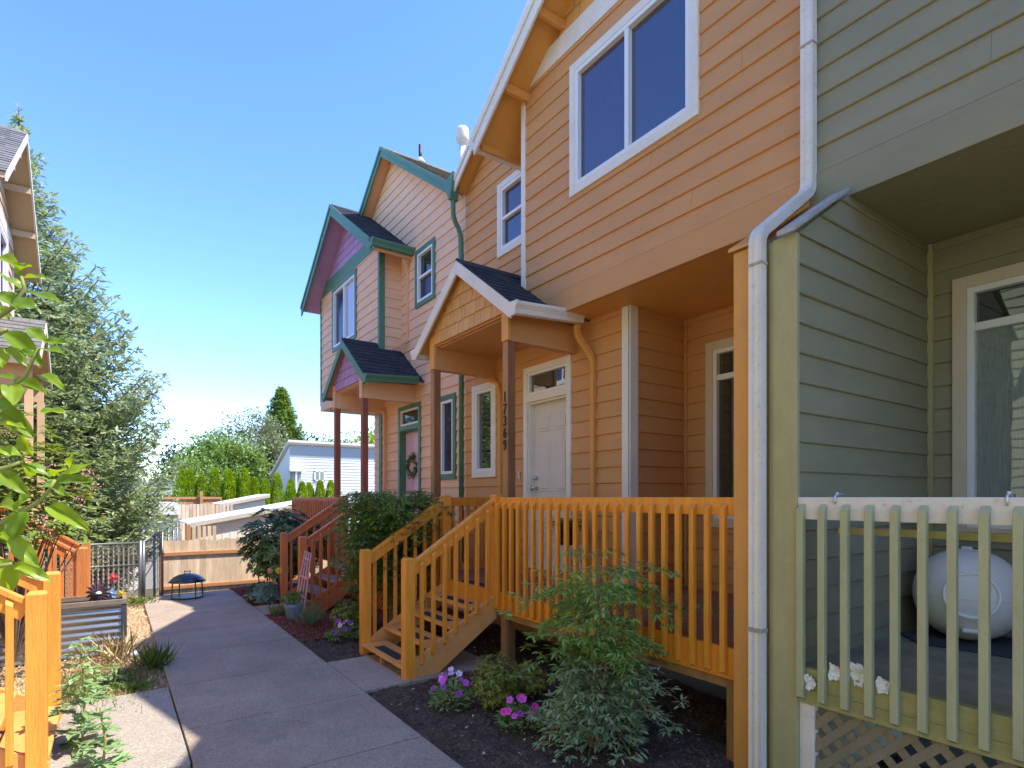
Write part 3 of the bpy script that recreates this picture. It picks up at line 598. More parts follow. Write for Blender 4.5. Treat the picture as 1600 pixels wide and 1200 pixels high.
# conductor head and green downspout in the valley between orange and peach (belongs to the peach house)
PE = dict(OR); PE.update({'wall': 'peach siding', 'ceiling': 'peach trim', 'corner': 'green trim', 'frieze': 'green trim', 'shingles': 'purple shingles', 'bay corner': 'green trim', 'shingles hi': 'purple shingles', 'wtrim': 'green trim', 'wtrim2': 'green trim', 'wtrim3': 'green trim', 'fascia': 'green trim',
    'soffit': 'peach trim', 'soffit hi': 'purple shingles', 'gutter': 'green trim', 'wall trim': 'peach trim', 'post': 'post red', 'pface': 'post red', 'door': 'pink door', 'door trim': 'green trim', 'jamb': 'green trim', 'mainroof': 'roof shingle old', 'bayglass2': 'glass curtain blue', 'lowglass': 'glass sky', 'recglass': 'glass low'})
h2 = thing('townhouse', 'peach townhouse with green trim and purple gable shingles at the far end of the row', 'house', (6, 10.3, 0), 'row of joined townhouses on the right'); peach = h2
townhouse(MIR, h2, PE, bay=(1.63, 5.18), win=(2.5, 4.0), peak=3.5, half=2.17, clip_lo=-9, clip_hi=7.54, porch=(3.98, 6.13, 4.36, 5.77), backlo=1.63, rec_win=(5.81, 6.56), low_win=(6.68, 7.26), bay_side=True, corner=4.18, za=6.36, zt=6.63)
m = MB(); siding(m, (5.3, 13.43, 0), (1, 0, 0), (0, 1, 0), [(0, 6.4, 0, 0, 6.6, 6.6)], .867 - .178 * 5); m.build('end_wall', 'peach siding', h2)
m = MB(); siding(m, (4.0, 13.45, 0), (1, 0, 0), (0, 1, 0), [(3.774, 6.2, 0, 0, 1.3, 1.3)], 4.01 - .178 * 2); m.build('bay_end_wall', 'peach siding', h2)
m = MB(); m.prism([(4.12, 7.42, 6.60), (4.12, 7.70, 6.52), (4.12, 7.62, 6.36), (4.12, 7.56, 6.22), (4.12, 7.50, 6.22), (4.12, 7.46, 6.40)], (.14, 0, 0)); m.build('rain_head', 'green trim', h2, .006)
m = MB(); pts = [(4.19, 7.53, 6.26), (4.19, 7.53, 6.12), (4.20, 7.545, 6.02), (4.25, 7.57, 5.93), (4.32, 7.60, 5.87), (4.365, 7.62, 5.78), (4.38, 7.62, 5.4), (4.38, 7.62, .8)]
m.tube(pts, .036, 10); m.build('downspout', 'green trim', h2, smooth=True)
spout(None, h2, [(4.30, 9.52, 6.10), (4.30, 9.52, 6.0), (4.40, 9.58, 5.9), (4.40, 9.58, 4.62), (4.18, 9.72, 4.50)], 'peach trim')
spout(None, h2, [(4.15, 11.05, 3.69), (4.15, 11.05, 3.60), (4.38, 10.60, 3.44), (4.38, 10.60, .8)], 'peach trim', .07, .055)
# pipes on the roofs
def P_(x, y, z): return (x, y, z)
m = MB(); m.tube([(4.97, 10.25, 8.3), (4.97, 10.25, 8.70)], .034, 10); m.build('vent_pipe', 'iron black', h2, smooth=True)
m = MB(); m.lathe((4.97, 10.25, 8.33), [(.12, 0), (.09, .05), (.04, .12)], 14); m.build('vent_collar', 'galvanised', h2, smooth=True)
MB().prism([(4.85, 10.55, 8.50), (5.35, 10.55, 8.50), (5.35, 10.55, 8.57), (4.85, 10.55, 8.57)], (0, .1, 0)).build('roof_vent', 'iron black', h2, .01)
m = MB(); m.lathe((6.0, 10.38, 8.1), [(.07, 0), (.07, 1.06), (.07, 1.06), (.125, 1.09), (.135, 1.15), (.135, 1.30), (.115, 1.37), (.04, 1.39)], 18); m.build('flue_pipe', 'shed fascia', h2, smooth=True)
# wreath of dried flowers on the pink door: a thing of its own
wr = thing('door_wreath', 'leafy wreath with pale flowers hanging on the pink front door', 'wreath', (4.49, 9.56, 2.35))
n = 260; a = rng.uniform(0, 6.283, n); rr = .17 + rng.normal(size=n) * .025
leaves('foliage', np.column_stack([np.full(n, 4.485) - rng.random(n) * .03, 9.56 + rr * np.cos(a), 2.35 + rr * np.sin(a)]), rdir(n), rdir(n), .07, .03, 'nandina dark leaf', wr)
n = 40; a = rng.uniform(3.6, 5.8, n); leaves('flowers', np.column_stack([np.full(n, 4.46), 9.56 + .17 * np.cos(a), 2.35 + .17 * np.sin(a)]), rdir(n), rdir(n), .06, .04, 'pale petals', wr)

# the green house nearest the camera
GR = dict(OR); GR.update({'wall': 'sage siding', 'ceiling': 'sage siding', 'corner': 'sage siding', 'frieze': 'weathered white', 'shingles': 'sage siding', 'bay corner': 'sage trim', 'shingles hi': 'sage siding', 'wtrim': 'cream trim', 'wtrim2': 'cream trim', 'soffit': 'sage siding', 'soffit hi': 'sage siding', 'wall trim': 'sage trim', 'backglass': 'glass low', 'backglass2': 'glass curtain'})
h3 = thing('townhouse', 'sage green townhouse nearest the camera, only its covered porch and upper wall in view', 'house', (6, -.6, 0), 'row of joined townhouses on the right')
townhouse(GRN, h3, GR, back_win=(2.497, 4.1), backlo=2.08)
m = MB(); siding(m, (3.36, 1.832, 0), (1, 0, 0), (0, -1, 0), [(0, 3.36, 0, 0, 1.94, 1.94), (3.36, 3.774, .0, .62, 1.94, 1.94)], .867 - .178 * 5); m.build('wing_wall', 'sage siding', h3)
m = MB(); m.prism([(3.36, 1.834, 0), (5.3, 1.834, 0), (5.3, 1.834, 3.774), (3.98, 1.834, 3.774), (3.36, 1.834, 3.36)], (0, .245, 0)); m.build('wing_core', 'sage trim', h3)
m = MB(); m.box(3.325, 3.359, 1.815, 1.965, 0, 3.355); m.box(3.34, 3.359, 1.966, 1.995, 0, 3.355); m.build('wing_trim', 'sage trim', h3, .003)
m = MB(); m.prism([(3.27, 1.79, 3.345), (3.93, 1.79, 3.775), (3.93, 1.79, 3.80), (3.27, 1.79, 3.375)], (0, .12, 0)); m.build('wing_cap', 'worn wood cap', h3, .003)
MB().box(5.262, 5.3, 1.79, 1.826, .79, 3.77).build('inside_corner', 'sage trim', h3, .003)
spout(None, h3, [(3.955, 2.075, 7.2), (3.955, 2.075, 3.90), (3.29, 2.045, 3.415), (3.29, 2.045, 0.02)], 'weathered white', .085, .06)
for q in ((3.255, 3.325, 1.996, 2.094, .95, .975), (3.255, 3.325, 1.996, 2.094, 3.22, 3.235), (3.92, 3.99, 2.03, 2.12, 4.9, 4.915)): MB().box(*q).build('downspout_strap', 'worn wood cap', h3)

# ---------------------------------------------------------------- wooden porches with stairs
def baluster(T, parent, mat, x0, x1, y0, y1, z0, z1, name='baluster', face='x'):
    """square baluster with its top and bottom cut at a slant, the long side facing the rail"""
    m = MB(T); k = .035
    if face == 'x': a = [(x0, y0, z0 + .02), (x1, y0, z0), (x1, y0, z1), (x0, y0, z1 - k)]; m.prism(a, (0, y1 - y0, 0))
    else: a = [(x0, y0, z0 + .02), (x0, y1, z0), (x0, y1, z1), (x0, y0, z1 - k)]; m.prism(a, (x1 - x0, 0, 0))
    return m.build(name, mat, parent, .0025)
def newel(T, parent, mat, x, y, z0, z1, s=.052):
    m = MB(T); m.box(x - s, x + s, y - s, y + s, z0, z1 - .018)
    m.add([(x - s, y - s, z1 - .018), (x + s, y - s, z1 - .018), (x + s, y + s, z1 - .018), (x - s, y + s, z1 - .018), (x - s * .7, y - s * .7, z1), (x + s * .7, y - s * .7, z1), (x + s * .7, y + s * .7, z1), (x - s * .7, y + s * .7, z1)],
          [(4, 5, 6, 7), (0, 1, 5, 4), (1, 2, 6, 5), (2, 3, 7, 6), (3, 0, 4, 7)])
    return m.build('newel_post', mat, parent, .003)
def stairs(T, p, c, ya=5.11, yb=6.25, detail=True):
    """five risers coming down towards -X between the stringers at ya and yb"""
    r = c['rail']; XT = 3.36
    for k in range(1, 5):
        xf = XT - .265 * (5 - k) - .01; z = .157 * k
        m = MB(T); m.box(xf, xf + .285, ya + .035, yb - .035, z - .035, z); t = m.build('tread', c['tread'], p, .006)
        if c.get('grip'): MB(T).box(xf + .05, xf + .16, ya + .25, yb - .3, z + .0005, z + .004).build('grip_strip', 'black grip', t)
    if c.get('grip'): MB(T).box(XT + .06, XT + .17, ya + .25, yb - .3, .785, .789).build('grip_strip', 'black grip', p)
    for y0 in (ya - .02, yb - .02):
        m = MB(T); m.prism([(2.29, y0, .012), (2.29, y0, .12), (2.36, y0, .17), (3.34, y0, .745), (3.36, y0, .745), (3.36, y0, .50), (2.66, y0, .03), (2.62, y0, .012)], (0, .04, 0)); m.build('stringer', c['stringer'], p, .003)
    m = MB(T); m.box(2.30, 2.335, ya, yb, .005, .045); m.box(2.30, 2.335, (ya + yb) / 2 - .02, (ya + yb) / 2 + .02, .045, .12); m.build('toe_board', 'raw post', p, .003)
    for y, sg in ((ya - .0, -1), (yb + .0, 1)):
        newel(T, p, r, 2.35, y, .03, 1.20); newel(T, p, r, 3.37, y, .60, 1.815)
        a = Vector((2.40, y, 1.125)); b = Vector((3.32, y, 1.735)); d = (b - a)
        m = MB(T); m.beam(a - Vector((0, 0, .055)), b - Vector((0, 0, .055)), .038, .10); m.beam(a + Vector((0, 0, .015)), b + Vector((0, 0, .015)), .075, .034)
        m.build('handrail', r, p, .004)
        for i in range(7):
            x = 2.475 + .126 * i; zr = a.z + d.z * (x - a.x) / d.x
            yo = y + sg * .019; m = MB(T)
            m.prism([(x - .018, yo, zr - 1.07 + .02), (x + .018, yo, zr - 1.07 + .02), (x + .018, yo + sg * .036, zr - 1.05 + .02), (x - .018, yo + sg * .036, zr - 1.05 + .02)], (0, 0, .0001)) if False else None
            z0 = zr - 1.03; z1 = zr - .01
            m.add([(x - .018, yo, z0), (x + .018, yo, z0), (x + .018, yo + sg * .036, z0 + .018), (x - .018, yo + sg * .036, z0 + .018), (x - .018, yo, z1 - .012), (x + .018, yo, z1 + .012), (x + .018, yo + sg * .036, z1 - .02), (x - .018, yo + sg * .036, z1 - .045)],
                  [(3, 2, 1, 0), (4, 5, 6, 7), (0, 1, 5, 4), (1, 2, 6, 5), (2, 3, 7, 6), (3, 0, 4, 7)])
            m.build('baluster', r, p, .002)
def deck_boards(T, parent, mat, x0, x1, y0, y1, z=.784):
    m = MB(T); x = x0
    while x < x1 - .02:
        e = min(x + .138, x1); m.box(x, e - .005, y0, y1, z - .035, z - random.random() * .0015); x += .14
    return m.build('deck_floor', mat, parent, .002)
def railing_x(T, p, r, y0, y1, ys, xr=3.36, top=1.784, h=.12, zb=.60, zt=1.742, mat2=None):
    MB(T).box(xr, xr + .038, y0, y1, top - h, top).build('top_rail', mat2 or r, p, .004)
    for y in ys: baluster(T, p, r, xr - .039, xr - .001, y - .019, y + .019, zb, zt)
# orange porch
p = thing('wooden_porch', 'bright orange wooden porch with slatted railing and grip-striped stairs in front of the orange house', 'porch', (3.9, 4.5, 0)); c = dict(rail='rail orange', tread='tread orange', stringer='tread orange', grip=1)
deck_boards(None, p, 'deck boards brown', 3.40, 5.27, 2.23, 4.17); deck_boards(None, p, 'deck boards brown', 3.40, 4.40, 4.17, 6.86)
m = MB(); m.box(3.362, 3.399, 2.24, 6.88, .575, .782); m.box(3.40, 4.4, 6.862, 6.90, .575, .782); m.build('rim_board', 'rail orange', p, .003)
m = MB(); m.box(3.405, 3.44, 2.24, 6.8, .50, .74); m.build('joist', 'raw post', p)
ys = []; y = 2.321
while y < 5.06: ys.append(y); y += .1235
railing_x(None, p, 'rail orange', 2.236, 5.06, ys)
railing_x(None, p, 'rail orange', 6.30, 6.86, [6.42, 6.54, 6.66, 6.78])
MB().box(3.40, 4.40, 6.85, 6.888, 1.664, 1.784).build('top_rail', 'rail orange', p, .004)
for i in range(8): baluster(None, p, 'rail orange', 3.46 + .12 * i, 3.498 + .12 * i, 6.889, 6.927, .6, 1.742, face='y')
stairs(None, p, c)
for y in (2.30, 5.04): MB().box(3.41, 3.50, y - .047, y + .047, -.1, .499).build('support_post', 'raw post', p, .004)
# red porch of the peach house
p = thing('wooden_porch', 'dark red wooden porch with stairs in front of the peach house', 'porch', (3.9, 10.6, 0)); c = dict(rail='rail red', tread='deck boards grey', stringer='rail red')
deck_boards(MIR, p, 'deck boards grey', 3.40, 4.40, 2.0, 6.86); deck_boards(MIR, p, 'deck boards grey', 4.40, 5.27, 1.65, 4.17)
m = MB(MIR); m.box(3.362, 3.399, 1.63, 6.88, .575, .782); m.box(3.40, 4.4, 6.862, 6.90, .575, .782); m.build('rim_board', 'rail red', p, .003)
ys = []; y = 1.70
while y < 5.06: ys.append(y); y += .1235
railing_x(MIR, p, 'rail red', 1.63, 5.06, ys)
railing_x(MIR, p, 'rail red', 6.30, 6.86, [6.42, 6.54, 6.66, 6.78])
MB(MIR).box(3.40, 4.40, 6.85, 6.888, 1.664, 1.784).build('top_rail', 'rail red', p, .004)
for i in range(8): baluster(MIR, p, 'rail red', 3.46 + .12 * i, 3.498 + .12 * i, 6.889, 6.927, .6, 1.742, face='y')
stairs(MIR, p, c)
def lattice(T, parent, mat, x, y0, y1, z0, z1, st=.11, w_=.035):
    m = MB(T); H_ = z1 - z0; y = y0 - H_
    while y < y1:
        for sg in (1, -1):
            a = (y, z0) if sg == 1 else (y, z1); b = (y + H_, z1) if sg == 1 else (y + H_, z0)
            ya, yb = max(a[0], y0), min(b[0], y1)
            if yb - ya < .02: continue
            za = a[1] + sg * (ya - a[0]); zb = a[1] + sg * (yb - a[0])
            m.beam((x + (.004 if sg == 1 else .012), ya, za), (x + (.004 if sg == 1 else .012), yb, zb), .0075, w_, up=(0, -sg, 1))
        y += st
    return m.build('lattice', mat, parent)
lattice(MIR, p, 'rail red', 3.42, 4.0, 6.86, .03, .57)
MB(MIR).box(3.44, 3.53, 6.74, 6.84, -.1, .575).build('support_post', 'post red', p, .004)
# sage porch of the green house
p = thing('wooden_porch', 'sage green slatted porch railing and deck under a white top board on the right', 'porch', (3.9, 0, 0))
deck_boards(GRN, p, 'deck boards sage', 3.40, 5.27, 2.335, 6.0)
m = MB(GRN); m.box(3.342, 3.399, 2.30, 6.0, .575, .66); m.box(3.345, 3.399, 2.30, 6.0, .6605, .782); m.build('rim_board', 'sage rim', p, .003)
ys = []; y = 2.372
while y < 5.0: ys.append(y); y += .1235
railing_x(GRN, p, 'sage balusters', 2.335, 6.0, ys, xr=3.341, h=.13, zb=.595, zt=1.745, mat2='weathered white')
MB(GRN).box(3.385, 3.425, 2.55, 6.0, 1.575, 1.615).build('lower_rail', 'sage rim', p, .003)
lattice(GRN, p, 'lattice brown', 3.37, 2.42, 5.0, 0.0, .57, .13, .045)
MB(GRN).box(3.355, 3.41, 2.345, 2.43, -.1, .57).build('support_post', 'weathered white', p, .003)
for y in (1.60, .845):
    hk = MB(); hk.tube([(3.45, y, 1.60), (3.45, y, 1.80), (3.36, y, 1.80), (3.335, y, 1.79), (3.333, y, 1.745)], .006, 6); hk.tube([(3.36, y, 1.795), (3.36, y, 1.812)], .008, 6); o = hk.build('railing_hook', 'galvanised', None, smooth=True)
    tag(o, 'small metal planter hook over the white rail near the sage wall corner' if y > 1 else 'small metal planter hook over the white rail in front of the plastic sphere', 'hook', 'planter hooks on the white rail')
# porches of the houses on the left
LA = lambda x, y, z: (1.97 - x, 10.87 - y, z)
LB = lambda x, y, z: (2.07 - x, 14.66 - y, z)
for T, mt, lab in ((LA, 'rail amber', 'amber wooden porch stairs with sunlit newel posts at the lower left'), (LB, 'rail rust', 'rusty orange wooden porch stairs behind the metal garden bed')):
    q = T(3.9, 5.7, 0); p = thing('wooden_porch', lab, 'porch', q); c = dict(rail=mt, tread='tread orange', stringer='tread orange')
    deck_boards(T, p, 'deck boards brown', 3.40, 4.35, 4.2, 7.4)
    MB(T).box(3.362, 3.399, 4.2, 7.4, .575, .782).build('rim_board', mt, p, .003)
    ys = [6.42 + .1235 * i for i in range(8)]; railing_x(T, p, mt, 6.30, 7.4, ys)
    ys = [4.3 + .1235 * i for i in range(6)]; railing_x(T, p, mt, 4.2, 5.06, ys)
    stairs(T, p, c)

# ---------------------------------------------------------------- houses on the left
TA = dict(OR); 
h4 = thing('townhouse', 'tan gabled townhouse with grey shingle roof at the left edge', 'house', (-4, 12, 0))
m = MB(); siding(m, (-1.5, 0, 0), (0, 1, 0), (1, 0, 0), [(3.774, 6.6, 10.5, 10.5, 14.0, 14.0), (6.6, 7.65, 10.5, 12.25, 14.0, 12.25)], 4.01, [(11.6, 13.2, 4.95, 6.25)]); m.build('upper_wall', 'tan siding', h4)
m = MB(); siding(m, (-2.2, 0, 0), (0, 1, 0), (1, 0, 0), [(0, 6.5, 7.6, 7.6, 14.0, 14.0)], .867 - .178 * 5); m.build('wall', 'tan siding', h4)
m = MB(); siding(m, (-1.5, 14.0, 0), (-1, 0, 0), (0, 1, 0), [(3.774, 6.6, 0, 0, 8, 8)], 4.01 - .178); siding(m, (-1.5, 10.5, 0), (-1, 0, 0), (0, -1, 0), [(3.774, 6.6, 0, 0, .7, .7)], 4.01 - .178); siding(m, (-2.2, 14.0, 0), (-1, 0, 0), (0, 1, 0), [(0, 3.774, 0, 0, 8, 8)], .867 - .178 * 5); m.build('end_wall', 'tan siding', h4)
LM = lambda x, y, z: (2.5 - x, 24.5 - y, z)
MB().box(-2.2, -1.5, 10.5, 14.0, 3.75, 3.774).build('porch_ceiling', 'orange trim', h4)
m = MB(); m.box(-1.5, -1.476, 10.48, 14.02, 3.77, 4.012); m.box(-1.499, -1.474, 10.6, 13.9, 6.30, 6.50); m.box(-1.499, -1.476, 13.93, 14.02, 3.9, 6.3); m.build('wall_trim', 'white trim', h4, .003)
window(h4, LM, 4.0, 11.3, 12.9, 4.95, 6.25, 'white trim', .09, 'glass sky', 'glass sky', 'v')
gable_roof(LM, h4, 3.65, 12, 12.25, 7.74, 2.25, 2.25, 'weathered white', 'tan siding', 'roof shingle grey', name='roof', xt=6.5, slope=.74, fh=.13)
for y in (10.9, 11.6, 12.9, 13.6): MB(LM).beam((3.64, y, 7.55 - .74 * abs(y - 12.25)), (4.0, y, 7.55 - .74 * abs(y - 12.25)), .05, .1).build('lookout', 'tan siding', h4)
gable_roof(LM, h4, 3.40, 4.6, 12.35, 4.66, 1.1, 1.1, 'weathered white', 'tan siding', 'roof shingle grey', .06, name='porch_roof', slope=.72, gut=(0, 1))
for y in (13.2, 11.4): MB(LM).box(3.48, 4.6, y, y + .09, 3.45, 3.8).build('porch_beam', 'tan siding', h4, .003)
for y in (13.24, 11.44): MB(LM).box(3.47, 3.57, y - .05, y + .05, 0, 3.45).build('porch_post', 'tan siding', h4, .004)
# the pale green house opposite: out of the picture, seen only in the window panes and as bounced light
h5 = thing('townhouse', 'pale green townhouse opposite, seen only as a reflection in the porch windows', 'house', (-4, 2, 0))
m = MB(); siding(m, (-1.9, 0, 0), (0, 1, 0), (1, 0, 0), [(3.774, 6.4, -4, -4, 2.2, 2.2)], 4.01); siding(m, (-2.5, 0, 0), (0, 1, 0), (1, 0, 0), [(0, 6.4, -4, -4, 7.2, 7.2)], .867 - .178 * 5); m.build('wall', 'pale green siding', h5)
MB().box(-2.5, -1.9, -4, 2.2, 3.75, 3.774).build('porch_ceiling', 'pale green siding', h5)
m = MB(); m.box(-1.9, -1.875, -4, 2.22, 3.77, 4.0); m.box(-2.5, -2.47, 2.0, 2.1, 0, 3.77); m.box(-2.49, -2.46, 7.1, 7.2, 0, 6.4); m.build('wall_trim', 'white trim', h5)
LN = lambda x, y, z: (1.6 - x, 6 - y, z)
window(h5, LN, 4.1, 1.0, 2.0, 1.5, 3.4, 'white trim', .09, 'glass low'); window(h5, LN, 4.1, -.6, .3, 5.0, 6.1, 'white trim', .09, 'glass low')
gable_roof(lambda x, y, z: (2.1 - x, y, z), h5, 3.65, 12, -.9, 7.9, 3.4, 3.4, 'weathered white', 'pale green siding', 'roof shingle grey', name='roof', xt=5)
gable_roof(lambda x, y, z: (1.6 - x, y, z), h5, 3.8, 12, 4.9, 7.9, 2.4, 2.4, 'weathered white', 'pale green siding', 'roof shingle grey', name='roof', xt=5)

# ---------------------------------------------------------------- fences, sheds and far buildings
f = thing('wooden_fence', 'weathered grey board fence with orange rails at the end of the path', 'fence', (2.2, 16.2, -1))
m = MB(); x = 1.02
while x < 5.4:
    w_ = random.uniform(.128, .142); t = .71 + random.uniform(-.02, .02); m.prism([(x, 16.52, -1.2), (x + w_, 16.52, -1.2), (x + w_, 16.52, t - .03), (x + w_ - .03, 16.52, t), (x + .03, 16.52, t), (x, 16.52, t - .03)], (0, .018, 0)); x += w_ + .004
m.build('board_panel', 'fence grey', f)
for z in (-.46, .37): MB().box(1.06, 5.4, 16.475, 16.515, z - .045, z + .045).build('rail', 'fence rail', f, .004)
MB().box(.96, 1.055, 16.45, 16.54, -1.4, .77).build('post', 'fence rail', f, .004)
f = thing('chain_link_fence', 'black chain-link fence with pale vertical slats left of the grey board fence', 'fence', (-.4, 12.05, 0))
m = MB(); 
for x in (-1.9, .42): m.tube([(x, 12.05, -.1), (x, 12.05, 1.02)], .03, 10)
m.build('post', 'chain steel', f, smooth=True)
m = MB(); m.tube([(-1.9, 12.05, .98), (.42, 12.05, .98)], .02, 8); m.tube([(-1.9, 12.05, .60), (.42, 12.05, .60)], .014, 8); m.build('top_rail', 'chain steel', f, smooth=True)
m = MB(); x = -1.85
while x < .38: m.box(x, x + .022, 12.055, 12.06, .04, .95 + random.uniform(-.02, .01)); x += .072
m.build('slats', 'fence slat', f)
def mesh_wire(parent, p, q, z0, z1, st=.075, wr_=.0035):
    """diamond wire mesh between ground points p and q"""
    p = Vector(p); q = Vector(q); L_ = (q - p).length; d = (q - p) / L_; H_ = z1 - z0; m = MB(); a = -H_
    while a < L_:
        for sg in (1, -1):
            s0, s1 = max(a, 0), min(a + H_, L_)
            if s1 - s0 < .02: continue
            za = z0 + (s0 - a) if sg == 1 else z1 - (s0 - a); zb = z0 + (s1 - a) if sg == 1 else z1 - (s1 - a)
            m.tube([p + d * s0 + Vector((0, 0, za)), p + d * s1 + Vector((0, 0, zb))], wr_, 3)
        a += st
    return m.build('wire_mesh', 'chain steel', parent)
mesh_wire(f, (-1.9, 12.04, 0), (.42, 12.04, 0), .03, .97)
f = thing('chain_link_fence', 'long grey chain-link fence running back beside the pale sheds', 'fence', (1.2, 16, 0)); m = MB()
A = Vector((.47, 12.1, .99)); D_ = Vector((.15, 1.115, 0)).normalized(); B = A + D_ * 12
m.tube([A, B], .022, 8); m.build('top_rail', 'chain steel', f, smooth=True)
m = MB()
for k in range(7): q = A + D_ * (k * 2); m.tube([(q.x, q.y, gz(q.x, q.y) - .1), (q.x, q.y, .99)], .025, 8)
m.build('post', 'chain steel', f, smooth=True); mesh_wire(f, (A.x, A.y, 0), (B.x, B.y, 0), -.3, .97, .16, .002)
def shed(name, label, x0, x1, y0, y1, zb, zl, zr, mat='shed wall', over=.15, louver=True):
    """low shed whose roof rises from left to right"""
    s_ = thing(name, label, 'shed', ((x0 + x1) / 2, y0, zb)); m = MB()
    sl = (zr - zl) / (x1 - x0); m.prism([(x0, y0, zb), (x1, y0, zb), (x1, y0, zr), (x0, y0, zl)], (0, y1 - y0, 0)); m.build('wall', mat, s_)
    m = MB(); x = x0 + .12
    while x < x1: m.box(x, x + .014, y0 - .012, y0 - .001, zb, zl + sl * (x - x0) - .03); x += .2
    m.build('batten', mat, s_)
    m = MB(); m.prism([(x0 - over, y0 - over, zl - sl * over + .035), (x1 + over, y0 - over, zr + sl * over + .035), (x1 + over, y0 - over, zr + sl * over + .06), (x0 - over, y0 - over, zl - sl * over + .06)], (0, y1 - y0 + 2 * over, 0)); m.build('roof', 'shed roof', s_)
    m = MB(); m.prism([(x0 - over, y0 - over + .001, zl - sl * over - .07), (x1 + over, y0 - over + .001, zr + sl * over - .07), (x1 + over, y0 - over + .001, zr + sl * over + .034), (x0 - over, y0 - over + .001, zl - sl * over + .034)], (0, .03, 0)); m.build('fascia', 'shed fascia', s_)
    return s_
s_ = shed('garden_shed', 'beige shed with a white sloping roof just behind the board fence', 1.80, 4.95, 17.6, 19.6, -1.4, 1.06, 1.62)
f = thing('wooden_fence', 'short grey fence of spaced pickets beside the beige shed', 'fence', (2.0, 17.1, -1)); m = MB()
for i in range(5): m.box(1.74 + .12 * i, 1.82 + .12 * i, 17.1, 17.12, -1.3, 1.02)
m.build('picket_panel', 'fence grey', f); MB().box(1.60, 1.70, 17.08, 17.16, -1.4, 1.06).build('post', 'fence rail', f)
s_ = shed('garden_shed', 'second beige shed with a sloping roof, farther back than the white-roofed one', 3.5, 4.95, 24, 26, -2.4, 1.52, 1.82)
f = thing('wooden_fence', 'weathered picket fence in front of the farther beige shed', 'fence', (3.0, 23.2, -2)); m = MB()
for i in range(8): m.box(2.75 + .12 * i, 2.83 + .12 * i, 23.2, 23.22, -2.4, 1.50 + .02 * (i % 3))
m.build('picket_panel', 'fence grey', f)
s_ = thing('garage', 'light grey flat-roofed outbuilding left of the long chain-link fence', 'outbuilding', (-.2, 23, -2)); m = MB(); m.box(-3, 1.86, 23.0, 26, -2.4, 1.18); m.build('wall', 'shed wall pale', s_)
m = MB(); x = -2.9
while x < 1.8: m.box(x, x + .014, 22.986, 22.999, -2.4, 1.16); x += .35
m.build('wall_groove', 'shed fascia', s_)
m = MB(); m.box(-3.1, 1.97, 22.8, 26.1, 1.18, 1.60); m.build('roof', 'shed wall pale', s_); MB().box(1.76, 1.89, 22.96, 22.99, -2.4, 1.18).build('corner_trim', 'shed roof', s_)
f = thing('wooden_fence', 'new orange wooden fence across the far yard', 'fence', (2.8, 28, -2)); m = MB(); x = 1.7
while x < 3.9: m.box(x, x + .13, 28.0, 28.02, -2.2, 1.80); x += .135
m.build('board_panel', 'far fence', f); MB().box(1.7, 3.95, 27.95, 27.99, 1.70, 1.80).build('rail', 'far fence', f)
m = MB().box(3.12, 3.23, 27.8, 27.92, -2.2, 2.05).build('post', 'fence rail', f)
f = thing('wooden_fence', 'grey-brown slatted fence in front of the new orange fence', 'fence', (2.8, 26.8, -2)); m = MB(); x = 2.1
while x < 3.4: m.box(x, x + .11, 26.8, 26.82, -2.2, 1.50 + random.uniform(-.03, .03)); x += .13
m.build('board_panel', 'fence grey', f)
def house_box(name, label, x0, x1, y0, y1, zb, ze, zr, wall, roof, ridge='x', cat='house', over=.3):
    s_ = thing(name, label, cat, ((x0 + x1) / 2, y0, zb)); MB().box(x0, x1, y0, y1, zb, ze).build('wall', wall, s_); m = MB()
    if ridge == 'x': ym = (y0 + y1) / 2; m.prism([(x0 - over, y0 - over, ze - .05), (x0 - over, y1 + over, ze - .05), (x0 - over, ym, zr)], (x1 - x0 + 2 * over, 0, 0))
    else: xm = (x0 + x1) / 2; m.prism([(x0 - over, y0 - over, ze - .05), (x1 + over, y0 - over, ze - .05), (xm, y0 - over, zr)], (0, y1 - y0 + 2 * over, 0))
    m.build('roof', roof, s_); return s_
house_box('far_shed', 'low blue-grey shed with a shallow gable behind the far orange fence', 3.05, 4.75, 33, 36, -2, 1.98, 2.3, 'far grey wall', 'far roof', 'y', 'shed')
house_box('far_house', 'small grey-roofed house peeping beside the spruce', -.5, 3.1, 38, 44, -2, 1.95, 2.75, 'far white wall', 'far roof', 'x')
house_box('far_house', 'distant white house wall showing behind the spruce edge', -2.5, 1.0, 55, 62, -2.5, 4.6, 6.0, 'far white wall', 'far roof', 'x')
